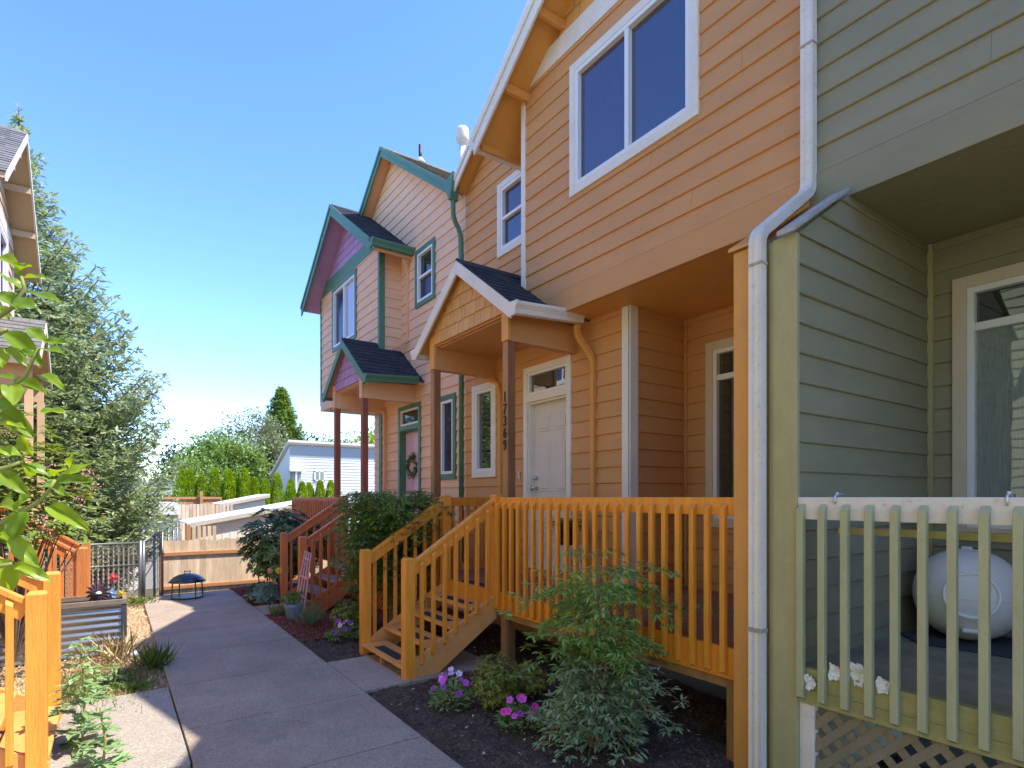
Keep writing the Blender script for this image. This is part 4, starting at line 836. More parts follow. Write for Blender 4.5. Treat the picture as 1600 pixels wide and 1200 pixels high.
# white house with a single-slope roof
s_ = thing('far_house', 'white single-pitch house with a small window beyond the row of arborvitae', 'house', (15, 38, -2)); m = MB()
m.prism([(9.8, 44.5, -2.5), (9.8, 40, -2.5), (9.8, 40, 5.25), (9.8, 44.5, 3.5)], (13, 0, 0)); m.build('wall', 'far white wall', s_)
m = MB(); z = -1
while z < 4.6: m.box(9.79, 22.2, 39.975, 39.999, z, z + .02); z += .2
m.build('lap_line', 'shed wall pale', s_)
m = MB(); m.prism([(9.6, 45.0, 3.35), (9.6, 39.6, 5.45), (9.6, 39.6, 5.6), (9.6, 45.0, 3.5)], (13.6, 0, 0)); m.build('roof', 'far white wall', s_)
MB().box(9.8, 22.2, 39.95, 39.995, 4.62, 5.28).build('upper_band', 'far grey wall', s_)
for x0, z0, x1, z1 in ((11.4, 2.9, 12.1, 3.6), (17.0, 2.8, 17.9, 3.6)):
    w_ = MB(); w_.box(x0, x0 + .07, 39.9, 40, z0, z1); w_.box(x1 - .07, x1, 39.9, 40, z0, z1); w_.box(x0, x1, 39.9, 39.99, z1 - .07, z1); w_.box(x0, x1, 39.9, 39.99, z0, z0 + .07); w_.box((x0 + x1) / 2 - .03, (x0 + x1) / 2 + .03, 39.9, 39.99, z0, z1); wo_ = w_.build('window', 'vinyl', s_)
    MB().box(x0 + .05, x1 - .05, 39.93, 39.97, z0 + .05, z1 - .05).build('pane', 'glass low', wo_)
MB().box(9.81, 10.5, 39.9, 39.998, -1, 3.55).build('entry_recess', 'far grey wall', s_); MB().box(10.0, 10.1, 39.3, 39.45, -2, 3.5).build('entry_post', 'vinyl', s_); MB().box(9.6, 10.6, 39.2, 39.97, 3.5, 3.62).build('entry_roof', 'far white wall', s_)

# ---------------------------------------------------------------- small things in the yard
g = thing('fire_pit', 'round black lidded fire pit on thin legs in front of the board fence', 'fire pit', (1.08, 11.35, 0))
m = MB(); m.lathe((1.08, 11.35, 0), [(.285, .325), (.285, .335), (.26, .36), (.21, .41), (.13, .45), (.05, .468), (.005, .47)], 28); m.build('lid', 'grill enamel', g, smooth=True)
for a in (.4, 1.97, 3.54, 5.11): x, y = 1.08 + .25 * math.cos(a), 11.35 + .25 * math.sin(a); MB().tube([(x, y, .32), (x * 1.0 + .02 * math.cos(a), y, .045)], .011, 6).build('leg', 'dark steel', g)
m = MB(); m.lathe((1.08, 11.35, 0), [(.25, .06), (.25, .075), (.01, .075)], 20); m.build('shelf', 'dark steel', g)
m = MB(); m.tube([(1.04, 11.35, .46), (1.04, 11.35, .52)], .007, 6); m.tube([(1.12, 11.35, .46), (1.12, 11.35, .52)], .007, 6); m.tube([(1.03, 11.35, .50), (1.13, 11.35, .50)], .006, 6); m.build('lid_handle', 'dark steel', g)
b = thing('raised_bed', 'corrugated metal raised garden bed with a weathered timber rim beside the path', 'garden bed', (-.6, 8.1, 0)); m = MB()
z = .03; pf = []
while z < .585: pf.append((math.cos((z - .03) / .076 * 2 * math.pi) * .008, z)); z += .0095
for (o, s_) in ((7.875, -1), (8.35, 1)):
    vs = []; 
    for (d, z) in pf: vs += [(-1.3, o + s_ * d, z), (.12, o + s_ * d, z)]
    m.add(vs, [(2 * i, 2 * i + 1, 2 * i + 3, 2 * i + 2) for i in range(len(pf) - 1)])
vs = []
for (d, z) in pf: vs += [(.125 + d, 7.875, z), (.125 + d, 8.35, z)]
m.add(vs, [(2 * i, 2 * i + 1, 2 * i + 3, 2 * i + 2) for i in range(len(pf) - 1)])
m.build('corrugated_panel', 'corrugated', b, smooth=True)
m = MB(); m.box(-1.32, .145, 7.845, 7.885, .575, .63); m.box(-1.32, .145, 8.34, 8.38, .575, .63); m.box(.105, .145, 7.886, 8.339, .575, .63); m.build('rim', 'bed timber', b, .003)
m = MB(); m.box(.095, .145, 7.852, 7.862, .0, .57); m.box(.136, .146, 7.863, 7.91, 0, .57); m.box(.095, .145, 8.363, 8.373, 0, .57); m.build('corner_angle', 'dark steel', b, .002)
MB().box(-1.3, .11, 7.89, 8.335, .3, .54).build('soil', 'soil', b)
def spinner(name, label, cat, x, y, z, r, mat, n=6, z0=.5, mat2=None):
    s_ = thing(name, label, cat, (x, y, z0)); MB().tube([(x, y, z0), (x, y, z)], .004, 5).build('stake', 'iron black', s_)
    A = np.arange(n) * 2 * np.pi / n + .3; D = np.column_stack([np.cos(A) * .82, -np.cos(A) * .4, np.sin(A)])
    leaves('petals', np.tile([x, y - .01, z], (n, 1)), D, np.tile([-.3, -1, .1], (n, 1)), r, r * .62 if n < 9 else r * .3, mat, s_); m = MB(); m.lathe((x, y - .03, z - .01), [(.2 * r, 0), (.2 * r, .02), (.01, .03)], 10); m.build('hub', mat2 or mat, s_, smooth=True)
spinner('garden_spinner', 'dark bronze spiky metal flower at the back of the metal garden bed', 'garden ornament', -.12, 8.15, .68, .15, 'pinwheel bronze', 16, mat2='pinwheel white')
spinner('garden_spinner', 'red pinwheel above the blue one in the garden bed', 'garden ornament', .02, 8.25, .84, .07, 'pinwheel red', 5)
spinner('garden_spinner', 'pale blue pinwheel in the garden bed', 'garden ornament', .0, 8.18, .66, .075, 'pinwheel blue', 6)
spinner('garden_spinner', 'small yellow flower ornament at the corner of the garden bed', 'garden ornament', .10, 8.1, .66, .045, 'yellow', 7)
spinner('garden_spinner', 'orange sun-shaped flower stake under the rhododendron', 'garden ornament', 2.06, 9.65, .62, .06, 'orange ornament', 9, .02, 'pale petals')
spinner('garden_spinner', 'yellow sun-shaped flower stake beside the red stair post', 'garden ornament', 2.17, 9.55, .625, .065, 'yellow', 10, .02, 'orange ornament')
pt = thing('plant_pot', 'blue-grey glazed pot at the foot of the red stairs', 'plant pot', (2.15, 8.5, 0)); m = MB(); m.lathe((2.15, 8.5, .02), [(.09, 0), (.12, .08), (.14, .2), (.15, .25), (.135, .25), (.12, .22), (.01, .22)], 22); m.build('pot', 'blue pot', pt, smooth=True)
n = 160; leaves('foliage', np.column_stack([2.15 + rng.normal(size=n) * .07, 8.5 + rng.normal(size=n) * .07, .27 + rng.random(n) * .14]), rdir(n) + [0, 0, .6], rdir(n), .06, .03, 'grass leaf', pt)
tl = thing('trellis', 'faded pink wooden lattice leaning against the red stair railing', 'trellis', (2.3, 8.45, 0))
TL, TR, BL, BR = Vector((2.36, 8.72, .95)), Vector((2.36, 8.42, .93)), Vector((2.16, 8.66, .06)), Vector((2.2, 8.28, .04))
m = MB()
for k in range(4): t = k / 3; m.beam(TL.lerp(TR, t) + Vector((0, 0, .05)), BL.lerp(BR, t), .028, .012, up=(-1, -.2, .2))
m.build('upright', 'pink lattice', tl, .002); m = MB()
for k in range(4): t = .06 + k * .29; m.beam(TL.lerp(BL, t) + Vector((-.012, .03, 0)), TR.lerp(BR, t) + Vector((-.012, -.03, 0)), .012, .028, up=(0, 0, 1))
m.build('crossbar', 'pink lattice', tl, .002)
# white ball-shaped tumbler on its mat, torn paper on the deck edge
s_ = thing('compost_tumbler', 'white plastic sphere with a round lid standing on the sage deck', 'composter', (4.9, 1.46, .79)); C_ = Vector((4.9, 1.46, 1.11)); m = MB(); prof = []
for i in range(25): a = -math.pi / 2 + math.pi * i / 24; r = .315; prof.append((max(.004, r * math.cos(a) ** .92 if math.cos(a) > 0 else .004), r * math.sin(a)))
m.lathe(C_, prof, 48); o = m.build('shell', 'tumbler plastic', s_, smooth=True)
fd = Vector((-.93, -.36, .10)).normalized(); sd_ = fd.cross(Vector((0, 0, 1))).normalized(); ud = sd_.cross(fd)
def ring(c0, axis, r, wd, th, seg=40):
    m = MB(); a = axis.cross(Vector((0, 0, 1)));  a = a.normalized() if a.length > .1 else Vector((1, 0, 0)); b = axis.cross(a); vs = []; fs = []
    pr = [(r - wd, 0), (r - wd, th), (r, th), (r, 0)]
    for k in range(seg):
        t = 2 * math.pi * k / seg; q = a * math.cos(t) + b * math.sin(t)
        for (rr, h_) in pr: vs.append(c0 + q * rr + axis * h_)
    for k in range(seg):
        for j in range(4): fs.append((k * 4 + j, k * 4 + (j + 1) % 4, ((k + 1) % seg) * 4 + (j + 1) % 4, ((k + 1) % seg) * 4 + j))
    m.add(vs, fs); return m
ring(C_ + fd * .272, fd, .155, .02, .026).build('lid_ring', 'tumbler lid', s_, .004, True)
m = MB(); vs = [C_ + fd * .305]; 
for k in range(40): t = 2 * math.pi * k / 40; vs.append(C_ + fd * .286 + (sd_ * math.cos(t) + ud * math.sin(t)) * .137)
m.add(vs, [(0, k + 1, (k + 1) % 40 + 1) for k in range(40)]); m.build('lid', 'tumbler lid', s_, smooth=True)
ax = Vector((.36, -.93, 0)); ring(C_ + ax * -.10 , ax, .3135, .012, .008, 60).build('seam', 'tumbler lid', s_, smooth=True); ring(C_ + Vector((0, 0, 0)), Vector((0, 0, 1)), .318, .012, .005, 60).build('seam', 'tumbler plastic', s_, smooth=True)
m = MB(); m.beam(C_ + fd * .245 - ud * .235 - sd_ * .05, C_ + fd * .245 - ud * .235 + sd_ * .05, .03, .035, up=fd); m.build('vent', 'tumbler lid', s_, .012)
m = MB(); m.box(C_.x - .02, C_.x + .02, C_.y - .03, C_.y + .03, 1.41, 1.44); m.build('top_knob', 'tumbler plastic', s_, .008)
mt = MB().prism([(4.50, 1.62, .787), (4.62, .85, .787), (5.15, .95, .787), (5.2, 1.75, .787), (4.7, 1.8, .787)], (0, 0, .012)).build('floor_mat', 'dark mat', None, .004); tag(mt, 'dark grey mat under the white plastic sphere', 'mat')
for i, (cx, cy, cz, s1, lab) in enumerate(((3.338, 1.735, .71, .045, 'small torn paper strip stuck by the second sage baluster'), (3.345, 1.60, .80, .05, 'scrap of torn paper left of the crumpled one on the deck edge'), (3.36, 1.50, .815, .075, 'largest crumpled torn paper on the sage deck edge'), (3.345, 1.355, .79, .05, 'folded white paper corner hanging over the deck edge'))):
    r = np.random.default_rng(20 + i); V = []; nx = 7
    for j in range(nx):
        for k in range(nx):
            u, v = j / (nx - 1) - .5, k / (nx - 1) - .5
            V.append((cx - .012 - abs(v) * .01 + r.normal() * .006, cy + u * s1 * 1.5 * (1 - .5 * abs(v)) + r.normal() * .003, cz + v * s1 * 1.7 + r.normal() * .004 + u * v * .03))
    o = arr_mesh('torn_paper', V, [(j * nx + k, j * nx + k + 1, (j + 1) * nx + k + 1, (j + 1) * nx + k) for j in range(nx - 1) for k in range(nx - 1)], 'paper'); tag(o, lab, 'paper', 'torn paper on the deck edge')
    sm = o.modifiers.new('solid', 'SOLIDIFY'); sm.thickness = .001
sp = thing('garden_lamp', 'small clear solar lamp lying in the dry grass beside the garden bed', 'garden lamp', (.2, 7.5, 0)); m = MB(); m.lathe((.2, 7.5, .03), [(.01, 0), (.045, .01), (.055, .04), (.04, .07), (.01, .08)], 14); m.build('lamp_globe', 'galvanised', sp, smooth=True); MB().tube([(.22, 7.56, .04), (.27, 7.75, .03)], .01, 6).build('lamp_stake', 'iron black', sp)
# potted fern on a white stand, behind the orange railing
fp = thing('potted_fern', 'green fern in a pot on a white stand behind the orange railing', 'potted plant', (4.05, 4.75, .784))
m = MB()
for dx, dy in ((-.12, -.12), (.12, -.12), (-.12, .12), (.12, .12)): m.tube([(4.05 + dx * .7, 4.75 + dy * .7, 1.25), (4.05 + dx, 4.75 + dy, .79)], .014, 6)
m.box(3.90, 4.20, 4.60, 4.90, 1.24, 1.27); m.build('stand', 'vinyl', fp, .003); m = MB(); m.lathe((4.05, 4.75, 1.27), [(.08, 0), (.12, .18), (.13, .2), (.11, .2), (.01, .17)], 18); m.build('pot', 'iron black', fp, smooth=True)
Pn, Dn, Un, Ln = [], [], [], []
for k in range(70):
    a = random.uniform(0, 6.283); el = random.uniform(.2, 1.3); ln = random.uniform(.25, .42)
    for j in range(16):
        t = (j + 1) / 16; h_ = Vector((math.cos(a), math.sin(a), 0)); q = Vector((4.05, 4.75, 1.46)) + h_ * (ln * t * math.cos(el * .6)) + Vector((0, 0, ln * (math.sin(el) * t - .75 * t * t)))
        for sg in (1, -1): Pn.append(q); Dn.append(Vector((-h_.y, h_.x, -.1)) * sg + h_ * .4); Un.append((random.gauss(0, .2), 0, 1)); Ln.append(.055 * (1.1 - t) + .01)
leaves('fronds', Pn, Dn, Un, np.array(Ln), .016, 'grass leaf', fp, 'diamond')

# ---------------------------------------------------------------- trees and plants
def nandina(name, label, x, y, h, r, mats, n=150, seed=1, leaflet=.042, lower=.35, stems=7, grp=None, lean=(0, 0), tiers=False):
    """heavenly bamboo: canes carrying fronds of small pointed leaflets"""
    rd = random.Random(seed); t_ = thing(name, label, 'shrub', (x, y, 0)); m = MB(); canes = []
    for k in range(stems):
        a = rd.uniform(0, 6.283); rr = rd.uniform(.2, .75) * r * (.62 if tiers else 1); hh = h * rd.uniform(.6, .9); bx, by = x + rd.uniform(-.07, .07), y + rd.uniform(-.07, .07)
        pts = [Vector((bx + math.cos(a) * rr * (t ** 1.7) + lean[0] * t, by + math.sin(a) * rr * (t ** 1.7) + lean[1] * t, hh * t + .0)) for t in (0, .25, .5, .75, 1)]
        canes.append(pts); m.tube(pts, [.014, .012, .010, .008, .004], 6)
    sets = {mt: [[], [], [], []] for mt in mats}
    for k in range(n):
        c_ = rd.choice(canes); t = rd.uniform(lower, 1) ** .8
        if tiers: t = rd.uniform(.6, 1) if rd.random() < .52 else rd.uniform(.08, .6)
        i = min(3, int(t * 4)); b = c_[i].lerp(c_[i + 1], t * 4 - i)
        a = rd.uniform(0, 6.283); out = Vector((math.cos(a), math.sin(a), 0)); ln = r * rd.uniform(.35, .75); rise = rd.uniform(.0, .5)
        if tiers and t > .7: ln *= rd.uniform(.7, 1.45); rise = rd.uniform(.05, .65)
        elif tiers: ln *= rd.uniform(.6, 1.1); rise = rd.uniform(-.2, .5)
        zn = (b.z / h); mt = mats[0] if rd.random() < .7 else mats[-1]
        if len(mats) > 2: mt = mats[2] if zn < .42 else (mats[0] if rd.random() < .75 else mats[1])
        S4 = sets[mt]; prev = b
        for j in range(1, 7):
            f_ = j / 6; q = b + out * (ln * f_) + Vector((0, 0, ln * (rise * f_ - .55 * f_ * f_)))
            if q.z < .05: continue
            if j % 2 == 0: m.tube([prev, q], .0018, 3); prev = q
            side = Vector((-out.y, out.x, 0))
            for sg in (-1, 1):
                pl = ln * .38 * (1.15 - f_)
                for w_ in range(1, 4):
                    e_ = q + side * (sg * pl * w_ / 3) + out * (pl * .25 * w_ / 3) + Vector((0, 0, rd.gauss(0, .008)))
                    for s2 in (-1, 0, 1):
                        if w_ < 3 and s2 == 0: continue
                        dd = side * sg * (.7 if s2 == 0 else .35) + out * (.6 * s2 + .15) + Vector((rd.gauss(0, .2), rd.gauss(0, .2), rd.gauss(-.15, .25)))
                        S4[0].append(e_); S4[1].append(dd); S4[2].append((rd.gauss(0, .35), rd.gauss(0, .35), 1)); S4[3].append(leaflet * rd.uniform(.7, 1.25))
    m.build('stem', 'twig', t_)
    for mt, S4 in sets.items():
        if S4[0]: L = np.array(S4[3]); leaves('foliage', S4[0], S4[1], S4[2], L, L * (.31 if tiers else .36), mt, t_)
    return t_
nandina('nandina', 'tall feathery nandina shrub in front of the orange railing', 2.84, 3.0, 1.56, .74, ['nandina leaf', 'nandina lime leaf', 'nandina blue leaf'], 125, 5, .056, .2, 9, tiers=True)
nandina('nandina', 'dense dark nandina between the orange and the red stairs', 3.02, 6.95, 2.15, .82, ['nandina dark leaf', 'nandina lime leaf'], 620, 8, .055, .45, 12)
def whorls(name, label, cat, x, y, h, rx, ry, mat, n, ll, lw, per=8, seed=1, zmin=.25, droop=.2, trunk=True, stuff=False, core=.55):
    """broadleaf shrub: leaf rosettes at branch tips"""
    rd = random.Random(seed); t_ = thing(name, label, cat, (x, y, 0)); P, D, U, L = [], [], [], []; m = MB(); c0 = Vector((x, y, h * .1))
    for k in range(n):
        while True:
            v = Vector((rd.gauss(0, 1), rd.gauss(0, 1), rd.gauss(0, 1))).normalized() * rd.uniform(core, 1) 
            q = Vector((x + v.x * rx, y + v.y * ry, h * (.55 + .45 * v.z)));
            if q.z > zmin * h: break
        q += Vector((rd.gauss(0, .05), rd.gauss(0, .05), rd.gauss(0, .05))) * rx
        if trunk and k % (4 if zmin < .4 else 14) == 0: mid = c0.lerp(q, .5) + Vector((rd.gauss(0, .06) * rx, 0, .05 * h)); m.tube([c0, mid, q], [.011, .007, .004], 5)
        ax = (q - Vector((x, y, h * .4))).normalized() + Vector((0, 0, .6)); ax.normalize(); a_ = ax.orthogonal().normalized(); b_ = ax.cross(a_); ph = rd.uniform(0, 6.28)
        for j in range(per):
            t = ph + 6.283 * j / per; d = a_ * math.cos(t) + b_ * math.sin(t) + ax * rd.uniform(-droop, .5)
            P.append(q); D.append(d); U.append(ax + Vector((rd.gauss(0, .2), rd.gauss(0, .2), rd.gauss(0, .2)))); L.append(ll * rd.uniform(.7, 1.2))
    if trunk: m.build('stem', 'bark', t_)
    L = np.array(L); leaves('foliage', P, D, U, L, L * lw, mat, t_); return t_
whorls('rhododendron', 'dark glossy rhododendron at the end of the path by the board fence', 'shrub', 2.55, 10.95, 1.62, .72, .75, 'rhodo leaf', 520, .125, .36, 8, 3)
whorls('leafy_perennial', 'grey-green leafy plants under the rhododendron', 'plant', 2.08, 10.25, .34, .22, .4, 'rosemary leaf', 90, .12, .5, 6, 4, .1, trunk=False)
whorls('small_shrub', 'small rounded yellow-green shrub beside the pink flowers', 'shrub', 2.62, 3.98, .48, .21, .21, 'box leaf', 1100, .030, .45, 5, 5, .1, core=.3)
whorls('small_shrub', 'sparse yellowish shrub at the foot of the deck post', 'shrub', 3.05, 4.15, .30, .24, .3, 'box leaf', 520, .028, .45, 5, 6, .05, core=.2)
whorls('small_shrub', 'low dark green shrub between the red mulch and the orange stairs', 'shrub', 2.62, 7.35, .46, .3, .26, 'box leaf', 800, .036, .45, 5, 7, .1, core=.3)
whorls('small_shrub', 'low leafy shrub in the shade behind the orange stairs', 'shrub', 3.0, 6.45, .85, .28, .25, 'nandina dark leaf', 420, .05, .45, 5, 17, .1, core=.3)
def spiky(name, label, cat, x, y, h, r, mat, n, lw, seed=1, arc=.4, base=.03):
    rd = random.Random(seed); P, D, U, L = [], [], [], []
    for k in range(n):
        a = rd.uniform(0, 6.283); rr = rd.random() ** .5; d = Vector((math.cos(a) * rr * r, math.sin(a) * rr * r, h * rd.uniform(.5, 1) * (1 - arc * rr))); p = Vector((x + rd.gauss(0, base), y + rd.gauss(0, base), .015))
        P.append(p); D.append(d); U.append((rd.gauss(0, 1), rd.gauss(0, 1), .3)); L.append(d.length)
    L = np.array(L); o = leaves(name, P, D, U, L, lw, mat, None, 'diamond' if lw < .012 else 'leaf'); tag(o, label, cat); return o
def rosemary(name, label, x, y, h, r, mat, n=55, seed=2):
    rd = random.Random(seed); t_ = thing(name, label, 'plant', (x, y, 0)); P, D, U = [], [], []; m = MB()
    for k in range(n):
        a = rd.uniform(0, 6.283); rr = rd.random() ** .6 * r; top = Vector((x + math.cos(a) * rr, y + math.sin(a) * rr, h * rd.uniform(.55, 1) * (1 - .35 * rr / r))); b = Vector((x + rd.gauss(0, .03), y + rd.gauss(0, .03), 0)); m.tube([b, top], .002, 3)
        for j in range(26):
            t = .12 + .88 * j / 26; P.append(b.lerp(top, t)); D.append(Vector((rd.gauss(0, 1), rd.gauss(0, 1), .8))); U.append((rd.gauss(0, 1), rd.gauss(0, 1), 1))
    m.build('stem', 'green stem', t_); leaves('foliage', P, D, U, .032, .006, mat, t_, 'diamond')
rosemary('rosemary', 'feathery grey-green rosemary in the red mulch', 2.22, 8.05, .42, .26, 'rosemary leaf', 80)
rosemary('rosemary', 'bright green herb tuft at the corner of the far stoop pad', 2.03, 8.95, .30, .2, 'grass leaf', 60, 3)
def petunia(label, x, y, r, h, mats, n, seed):
    rd = random.Random(seed); t_ = thing('petunia', label, 'flower', (x, y, 0), 'petunias in the flower bed'); P, D, U = [], [], []
    for k in range(330):
        a = rd.uniform(0, 6.283); rr = rd.random() ** .5; P.append((x + math.cos(a) * rr * r, y + math.sin(a) * rr * r, .03 + h * .8 * rd.random() * (1 - .6 * rr * rr))); D.append((math.cos(a) + rd.gauss(0, .5), math.sin(a) + rd.gauss(0, .5), rd.uniform(-.1, .9))); U.append((rd.gauss(0, .4), rd.gauss(0, .4), 1))
    leaves('foliage', P, D, U, .05, .024, 'petunia leaf', t_)
    for k in range(n):
        a = rd.uniform(0, 6.283); rr = rd.random() ** .5 * .95; q = Vector((x + math.cos(a) * rr * r, y + math.sin(a) * rr * r, .05 + h * (1 - .55 * rr * rr) * rd.uniform(.8, 1.1)))
        ax = Vector((math.cos(a) * rr - .5, math.sin(a) * rr - .6, .8)).normalized(); u = ax.orthogonal().normalized(); v = ax.cross(u); R_ = rd.uniform(.022, .031); vs = [q - ax * .012]; ns_ = 20
        for j in range(ns_): t = 6.283 * j / ns_; w_ = R_ * (1 + .10 * math.cos(5 * t)); vs.append(q + (u * math.cos(t) + v * math.sin(t)) * w_ * .5 + ax * .002)
        for j in range(ns_): t = 6.283 * j / ns_; w_ = R_ * (1 + .12 * math.cos(5 * t)); vs.append(q + (u * math.cos(t) + v * math.sin(t)) * w_ + ax * (.003 + .003 * math.cos(5 * t + 1)))
        m = MB(); m.add(vs, [(0, 1 + j, 1 + (j + 1) % ns_) for j in range(ns_)] + [(1 + j, 1 + ns_ + j, 1 + ns_ + (j + 1) % ns_, 1 + (j + 1) % ns_) for j in range(ns_)]); m.build('bloom', rd.choice(mats), t_)
petunia('clump of purple and pink petunias in the dark soil beside the orange stairs', 2.36, 4.27, .165, .26, ['pink petals', 'purple petals', 'pink petals', 'pale petals'], 15, 1)
petunia('magenta petunias at the bottom edge, right of the small yellow-green shrub', 2.58, 3.58, .17, .20, ['magenta petals', 'purple petals', 'pink petals'], 11, 2)
petunia('pale lilac petunias at the edge of the red mulch', 2.36, 7.02, .2, .20, ['pale petals', 'pale petals', 'purple petals'], 11, 3)
# weeds along the left of the path
def weed(label, x, y, h, seed, n=16, ll=.16, name='thistle'):
    rd = random.Random(seed); t_ = thing(name, label, 'weed', (x, y, 0)); m = MB(); pts = [Vector((x, y, 0)), Vector((x + .02, y, h * .5)), Vector((x - .01, y + .02, h))]; m.tube(pts, [.009, .007, .004], 6); m.build('stem', 'green stem', t_); P, D, U, L, W_ = [], [], [], [], []
    for k in range(n):
        t = k / n; b = pts[0].lerp(pts[2], t * .97 + .03); a = k * 2.4 + rd.uniform(-.4, .4); ln = ll * (1.15 - .65 * t); out = Vector((math.cos(a), math.sin(a), rd.uniform(.1, .6)))
        sd_ = Vector((-math.sin(a), math.cos(a), 0))
        for j in range(1, 6):
            q = b + out * (ln * j / 6) - Vector((0, 0, ln * .5 * (j / 6) ** 2))
            for sg in (-1, 1): P.append(q); D.append(sd_ * sg + out * .7 + Vector((0, 0, rd.gauss(0, .3)))); U.append((rd.gauss(0, .2), rd.gauss(0, .2), 1)); L.append(ln * .42 * (1.1 - j / 8)); W_.append(ln * .22)
        P.append(b); D.append(out - Vector((0, 0, .1))); U.append((0, 0, 1)); L.append(ln); W_.append(ln * .2); P.append(b + out * ln * .6 - Vector((0, 0, ln * .18))); D.append(out - Vector((0, 0, .7))); U.append((0, 0, 1)); L.append(ln * .6); W_.append(ln * .3)
    leaves('foliage', P, D, U, np.array(L), np.array(W_), 'thistle leaf', t_)
weed('tall lobed thistle weed in front of the amber newel posts', -.17, 5.0, .80, 1, 30, .20)
weed('thistle weed at the very bottom beside the amber stair', -.05, 4.55, .42, 2, 14, .17)
weed('lower lobed weed between the thistle and the metal bed', -.12, 6.1, .34, 3, 14, .14)
weed('small lobed weed in the dry grass beside the metal bed', .02, 6.55, .22, 4, 12, .13)
spiky('dandelion', 'bright green dandelion rosette at the corner of the sunlit slab', 'weed', .16, 6.35, .10, .17, 'grass leaf', 34, .035, 3)
spiky('grass_clump', 'tall green grass clump at the edge of the path', 'grass clump', .36, 6.95, .34, .22, 'grass leaf', 110, .010, 4, .3, .05)
spiky('grass_clump', 'dry straw-coloured tuft against the metal garden bed', 'grass clump', .02, 7.55, .42, .28, 'straw', 90, .005, 5, .2, .1)
spiky('grass_clump', 'low grass tuft at the far end of the dry strip by the chain-link fence', 'grass clump', .30, 11.3, .18, .3, 'grass leaf', 120, .010, 6, .3, .15)
rd = random.Random(11); P, D = [], []
for k in range(5200): x = rd.uniform(-1.3, .44); y = rd.uniform(5.9, 12); P.append((x, y, .0)); D.append((rd.gauss(0, .6), rd.gauss(0, .6), 1))
L = rng.uniform(.02, .09, len(P)); o = leaves('dry_grass', P, D, rdir(len(P)), L, .004, 'straw', None, 'diamond'); tag(o, 'dry straw-coloured grass covering the strip left of the path', 'grass', kind='stuff')
P, D = [], []
for k in range(2600): a = rd.gauss(0, .35); b_ = rd.gauss(0, .4); P.append((-.1 + a * .7, 6.6 + b_, .0)); D.append((rd.gauss(0, .6), rd.gauss(0, .6), 1))
P = [p for p in P if p[0] < .43]; D = D[:len(P)]; L = rng.uniform(.03, .11, len(P)); o = leaves('green_grass', P, D, rdir(len(P)), L, .005, 'grass leaf', None, 'diamond'); tag(o, 'sparse green grass in front of the metal garden bed', 'grass', kind='stuff')
# joints of the path: a few blades of grass
P = [(1.86 + rd.gauss(0, .012), rd.uniform(6.1, 11.5), .03) for k in range(260)]; D = [(rd.gauss(0, .7), rd.gauss(0, .7), 1) for k in P]; o = leaves('joint_grass', P, D, rdir(len(P)), rng.uniform(.015, .05, len(P)), .004, 'grass leaf', None, 'diamond'); tag(o, 'short grass growing along the right edge of the path', 'grass', kind='stuff')

def spruce(name, label, x, y, zb, H_, Rm, seed=1, nb=330, power=.8, mat='spruce needles', need=.085, cap=99):
    """conifer: whorled limbs, hanging twigs and brush-like needle sprays"""
    rd = random.Random(seed); t_ = thing(name, label, 'tree', (x, y, zb)); tp = Vector((x, y, zb + H_)); m = MB(); m.tube([(x, y, zb - .2), (x, y, zb + H_ * .5), (x, y, zb + H_)], [Rm * .07, Rm * .035, .012], 9); m.build('trunk', 'bark', t_); m = MB(); P, D, U, L = [], [], [], []
    for k in range(nb):
        f_ = (k + rd.random()) / nb; f_ = f_ ** 1.25
        if need < .2 and f_ > .62 and rd.random() < .25 + (f_ - .62) * 1.9: continue
        z = zb + .5 + (H_ - .6) * f_; a = k * 2.399 + rd.uniform(-.3, .3); ln = min(cap, Rm * (1 - f_) ** power) * min(1, .6 + 3 * f_) * rd.uniform(.72, 1.12) + .22 * (1.05 - f_); out = Vector((math.cos(a), math.sin(a), 0)); b = Vector((x, y, z)); side = Vector((-out.y, out.x, 0)); lift = -.1 + .75 * f_ ** 1.5; ns_ = max(3, int(ln / .17)); pts = []
        for j in range(ns_ + 1):
            t = j / ns_; pts.append(b + out * (ln * t) + Vector((0, 0, ln * (lift * t - .28 * t * (1 - t) * 2 + .22 * t * t * t))))
        m.tube(pts[:: max(1, ns_ // 4)] + [pts[-1]] if ns_ > 4 else pts, .012, 4)
        for j in range(1, ns_ + 1):
            t = j / ns_
            if t < .25 and f_ < .8: continue
            for sg in (-1, 1):
                tl_ = min((.20 + .42 * ln / Rm) * (1.15 - t) * rd.uniform(.6, 1.2) * Rm * .38 + .06, ln * .42); d = (side * sg + out * rd.uniform(.5, 1.0) + Vector((0, 0, rd.uniform(-.35, .12)))).normalized(); nn = max(2, int(tl_ / .07))
                for q in range(nn + 1):
                    c0 = pts[j] + d * (tl_ * q / nn) + Vector((0, 0, -.10 * tl_ * (q / nn) ** 2))
                    for w_ in range(3): P.append(c0 + Vector((rd.gauss(0, .02), rd.gauss(0, .02), rd.gauss(0, .02)))); D.append(d + Vector((rd.gauss(0, .55), rd.gauss(0, .55), rd.gauss(.12, .45)))); U.append((rd.gauss(0, .6), rd.gauss(0, .6), 1)); L.append(need * rd.uniform(.8, 1.5))
    for j in range(24): P.append(tp - Vector((0, 0, .05 * j * .5))); D.append((rd.gauss(0, .6), rd.gauss(0, .6), 1)); U.append((1, 0, 0)); L.append(need)
    m.build('limbs', 'bark', t_); L = np.array(L); leaves('foliage', P, D, U, L, L * .30, mat, t_, 'diamond'); return t_
